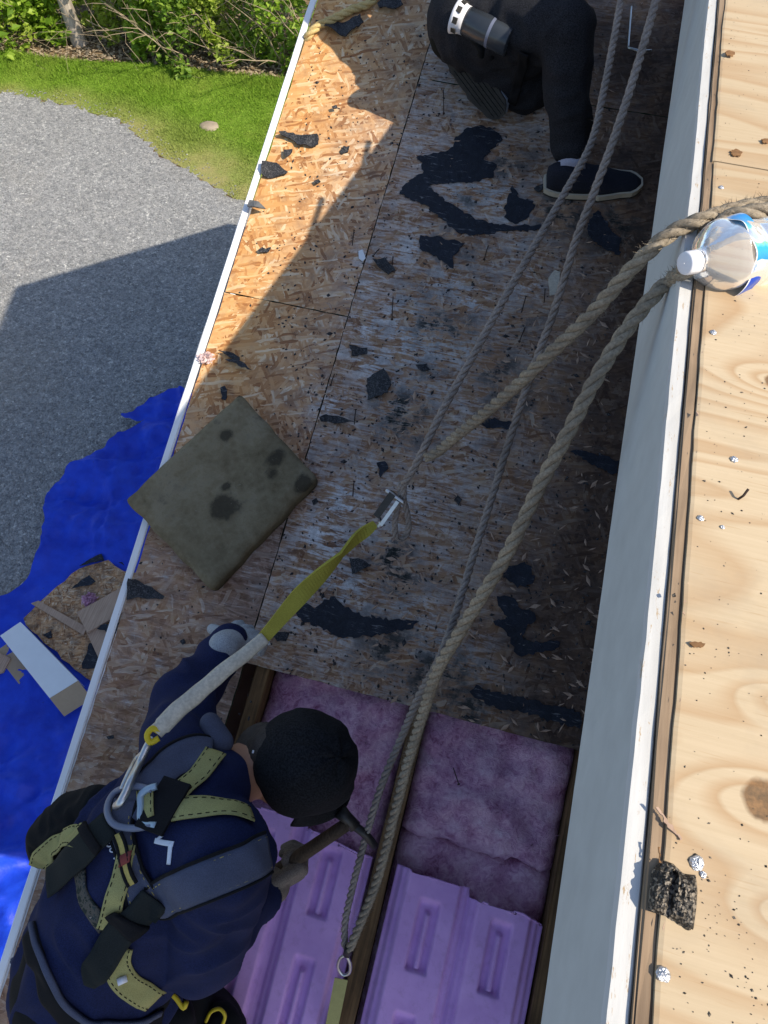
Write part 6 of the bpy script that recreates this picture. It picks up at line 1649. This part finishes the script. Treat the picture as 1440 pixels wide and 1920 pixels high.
# ------------------------------------------------------------------ the second worker, kneeling at the top edge
def kneeler():
    root = thing('person', low(960, 150), 'person kneeling in dark clothes at the top edge, holding a capped tube', 'person')
    q = Q
    knR, anR = q(1062, 48, 1.96), q(1070, 292, 2.165); hip = q(885, 40, 2.16); hipC = Vector((-.27, 2.56, HG - 1.02))
    knL, anL = q(985, 150, 2.26), q(878, 105, 2.30)
    ch, nk = Vector((-.20, 2.55, HG - .66)), Vector((-.16, 2.52, HG - .50)); hd = Vector((-.10, 2.48, HG - .37))
    up = (-CF * .35 + CU * .80 + CR * .10); fw = (CF * .3 - CU * .75 + CR * .2 - Vector((0, 0, .5)))
    up = (Vector((.25, -.2, .9))).normalized(); fw = Vector((.65, -.55, -.45))
    head, (hf, hs, hu) = head_parts(hd, up, fw)
    shR, elR, wrR = Vector((-.36, 2.46, HG - .68)), q(848, 66, 2.17), q(888, 52, 2.12); shL, elL, wrL = Vector((-.02, 2.46, HG - .68)), Vector((.03, 2.28, HG - .92)), q(962, 22, 2.11)
    body = join(head, limb((ch, .11), (nk, .06), (hd - hu * .06, .058)), limb((hipC, .12), (ch, .13)), limb((ch, .09), (shR, .055), (elR, .042), (wrR, .03)), limb((ch, .09), (shL, .055), (elL, .042), (wrL, .03)), limb((hip, .09), (knR, .056), (anR, .038)), limb((hip, .09), (knL, .056), (anL, .038)))
    blob('body', body, .008, M['skin'], root, 5)
    beard = blob('hair', join(ellipsoid(hd + hu * .012 - hf * .006, (hf * .099, hs * .083, hu * .104)), ellipsoid(hd - hu * .083 + hf * .042, (hf * .050, hs * .058, hu * .036))), .007, M['hair'], root, 4)
    blob('hoodie', join(limb((hipC, .135), (ch, .155)), limb((ch, .11), (nk, .072)), limb((ch, .11), (shR, .075), (elR, .062), (wrR, .042)), limb((ch, .11), (shL, .075), (elL, .062), (wrL, .042))), .009, M['hoodie'], root, 6, .005, 24, 21)
    blob('trousers', join(limb((hipC, .13), (hip, .118), (knR, .066), (knR.lerp(anR, .35), .060), (knR.lerp(anR, .9), .052)), limb((hip, .12), (knL, .085), (anL, .062)), capsule(hip, q(930, 112, 2.25), .10, .085), capsule(knR, hip.lerp(knL, .6), .06, .08)), .008, M['jeans'], root, 5, .0085, 24, 23)
    strap('hanging_strap', [(985, 95), (978, 130), (966, 170), (962, 188)], .028, bvh_of([bpy.data.objects[root.children[-1].name]]), M['padedge'], root, fallback=2.24, lift=.01)
    # front shoe, flat on the boards
    def shoe(M0, L, name_m, mid):
        """M0: x toe, z up, origin at the heel on the sole plane"""
        sh, V, F = [], [], []; n, K = 18, 15
        def half(u): return .030 + .014 * math.sin(min(1, u * 1.25) * 3.1416) + (.007 if u > .55 else 0) - (.026 * max(0, (u - .86) / .14) ** 2) - .008 * max(0, (.08 - u) / .08)
        def topz(u): return .050 + .042 * math.exp(-((u - .12) / .22) ** 2) + .018 * math.exp(-((u - .42) / .2) ** 2) - .022 * max(0, (u - .55) / .45)
        def loft(z0, zt, wmul, name, m, par):
            V, F = [], []
            for i in range(n + 1):
                u = i / n; w_ = half(u) * wmul
                for k in range(K):
                    a = math.pi * k / (K - 1); x = math.cos(a); z = z0 + (zt(u) - z0) * (math.sin(a) ** .75)
                    V.append(M0 @ Vector((u * L, w_ * (abs(x) ** .8) * (1 if x > 0 else -1), z)))
                V += []
            for i in range(n):
                for k in range(K - 1): F.append((i * K + k, (i + 1) * K + k, (i + 1) * K + k + 1, i * K + k + 1))
                F.append((i * K + K - 1, (i + 1) * K + K - 1, (i + 1) * K, i * K))
            F.append(tuple(range(K))); F.append(tuple(n * K + k for k in range(K - 1, -1, -1)))
            return mesh_obj(name, V, F, m, par, True)
        up_ = loft(.022, topz, .95, 'shoe', M['shoe'], root)
        def layer(z0, z1, wm, name, m, ridges=False):
            V, F = [], []
            ring = [(i / n, 1) for i in range(n + 1)] + [(i / n, -1) for i in range(n, -1, -1)]
            for z, s in ((z0, .96), (z0 + .002, 1.0), (z1, 1.0)):
                for u, sg in ring: V.append(M0 @ Vector((-.006 + u * (L + .012), sg * half(u) * wm * s, z)))
            m_ = len(ring)
            for r_ in range(2):
                for k in range(m_): F.append((r_ * m_ + k, r_ * m_ + (k + 1) % m_, (r_ + 1) * m_ + (k + 1) % m_, (r_ + 1) * m_ + k))
            F.append(tuple(range(m_ - 1, -1, -1))); F.append(tuple(2 * m_ + k for k in range(m_)))
            if ridges:
                for i in range(1, 2 * n):
                    u = i / (2 * n)
                    for j in range(-3, 4):
                        if abs(j) * .0115 < half(u) * .85:
                            v, f = box_vf(u * L - .0045, u * L + .0045, j * .0115 - .0042, j * .0115 + .0042, z0 - .003, z0 + .001); v, f = xf(M0, (v, f)); o = len(V); V += v; F += [tuple(a + o for a in x) for x in f]
            return mesh_obj(name, V, F, m, up_)
        layer(.006, .026, 1.06, 'midsole', mid); layer(0.0, .008, 1.03, 'outsole', M['sole'], True)
        return up_
    heel, toe = low(1022, 352, 0.0), low(1172, 352, 0.0); x = (toe - heel).normalized(); z = NL; y = z.cross(x).normalized(); M0 = Matrix((x, y, z)).transposed().to_4x4(); M0.translation = heel
    shoe(M0, .265, 'front', M['midsole'])
    mesh_obj('sock', *join(tube([anR + (knR - anR) * .12, anR, heel + x * .062 + z * .07], [.041, .039, .040], 18)), M['sock'], root, True)
    # back foot on its toes, sole turned to the camera
    th, tt = q(846, 92, 2.19), q(925, 198, 2.235); x = (tt - th).normalized(); z = (CF * .72 + CR * .62 + CU * .35); z = (z - x * z.dot(x)).normalized(); y = z.cross(x); M1 = Matrix((x, y, z)).transposed().to_4x4(); M1.translation = th
    shoe(M1, .225, 'back', M['midsole2'])
    blob('glove', hand(wrR, (q(908, 62, 2.08) - wrR), -CF, 1, .17, (.7, 1.0, .8), .05, 1), .0045, M['black_cloth'], root, 3)
    blob('glove', hand(wrL, (q(930, 55, 2.09) - wrL), -CF, -1, .17, (.7, 1.0, .8), .05, 1), .0045, M['black_cloth'], root, 3)
kneeler()
def canister():
    A, B = Q(872, 38, 2.035), Q(957, 78, 2.02); d = (B - A).normalized(); t = thing('canister', B, 'dark smoked plastic tube with a flared white slotted cap, held by the kneeling worker', 'canister')
    L = (B - A).length
    mesh_obj('tube_body', *lathe([(0, .0005), (0, .030), (.002, .034), (L * .98, .0385), (L, .037), (L, .0005)], A, d, 36), M['smoke_plastic'], t, True)
    mesh_obj('end_cap', *lathe([(.004, .0005), (.004, .0350), (-.006, .0355), (-.022, .041), (-.029, .043), (-.029, .038), (-.020, .035), (-.020, .0005)], A, d, 36), M['white_plastic'], t, True)
    a = d.orthogonal().normalized(); b = d.cross(a)
    for k in range(9):
        th = 6.283 * k / 9; e = a * math.cos(th) + b * math.sin(th); e2 = d.cross(e); c = A - d * .0150 + e * .0385
        Mx = Matrix((e2, d, e)).transposed().to_4x4(); Mx.translation = c
        mesh_obj('slot', *xf(Mx, box_vf(-.0075, .0075, -.0065, .0065, -.001, .0022)), M['sole'], t)
    mesh_obj('grey_band', *xf(Matrix.Identity(4), lathe([(L * .56, .0368), (L * .62, .0372)], A, d, 36)), M['grey_plastic'], t, True)  # lighter grey band round the tube
canister()
tl = low(1200, 95, .012); tr_ = low(1213, 92, .012)
t = thing('pry_bar', tl, 'thin steel pry bar lying on the dark boards between the grey ropes and the fascia', 'pry bar')
mesh_obj('bar', *tube(spline([low(1184, 12, .015), low(1181, 50, .013), low(1178, 90, .012)], .01), .0028, 6), M['steel'], t, True)
mesh_obj('blade', *join(xf(Matrix.Identity(4), tube([low(1178, 90, .012), low(1200, 97, .012), low(1222, 94, .012)], [.004, .006, .003], 6))), M['steel'], t, True)
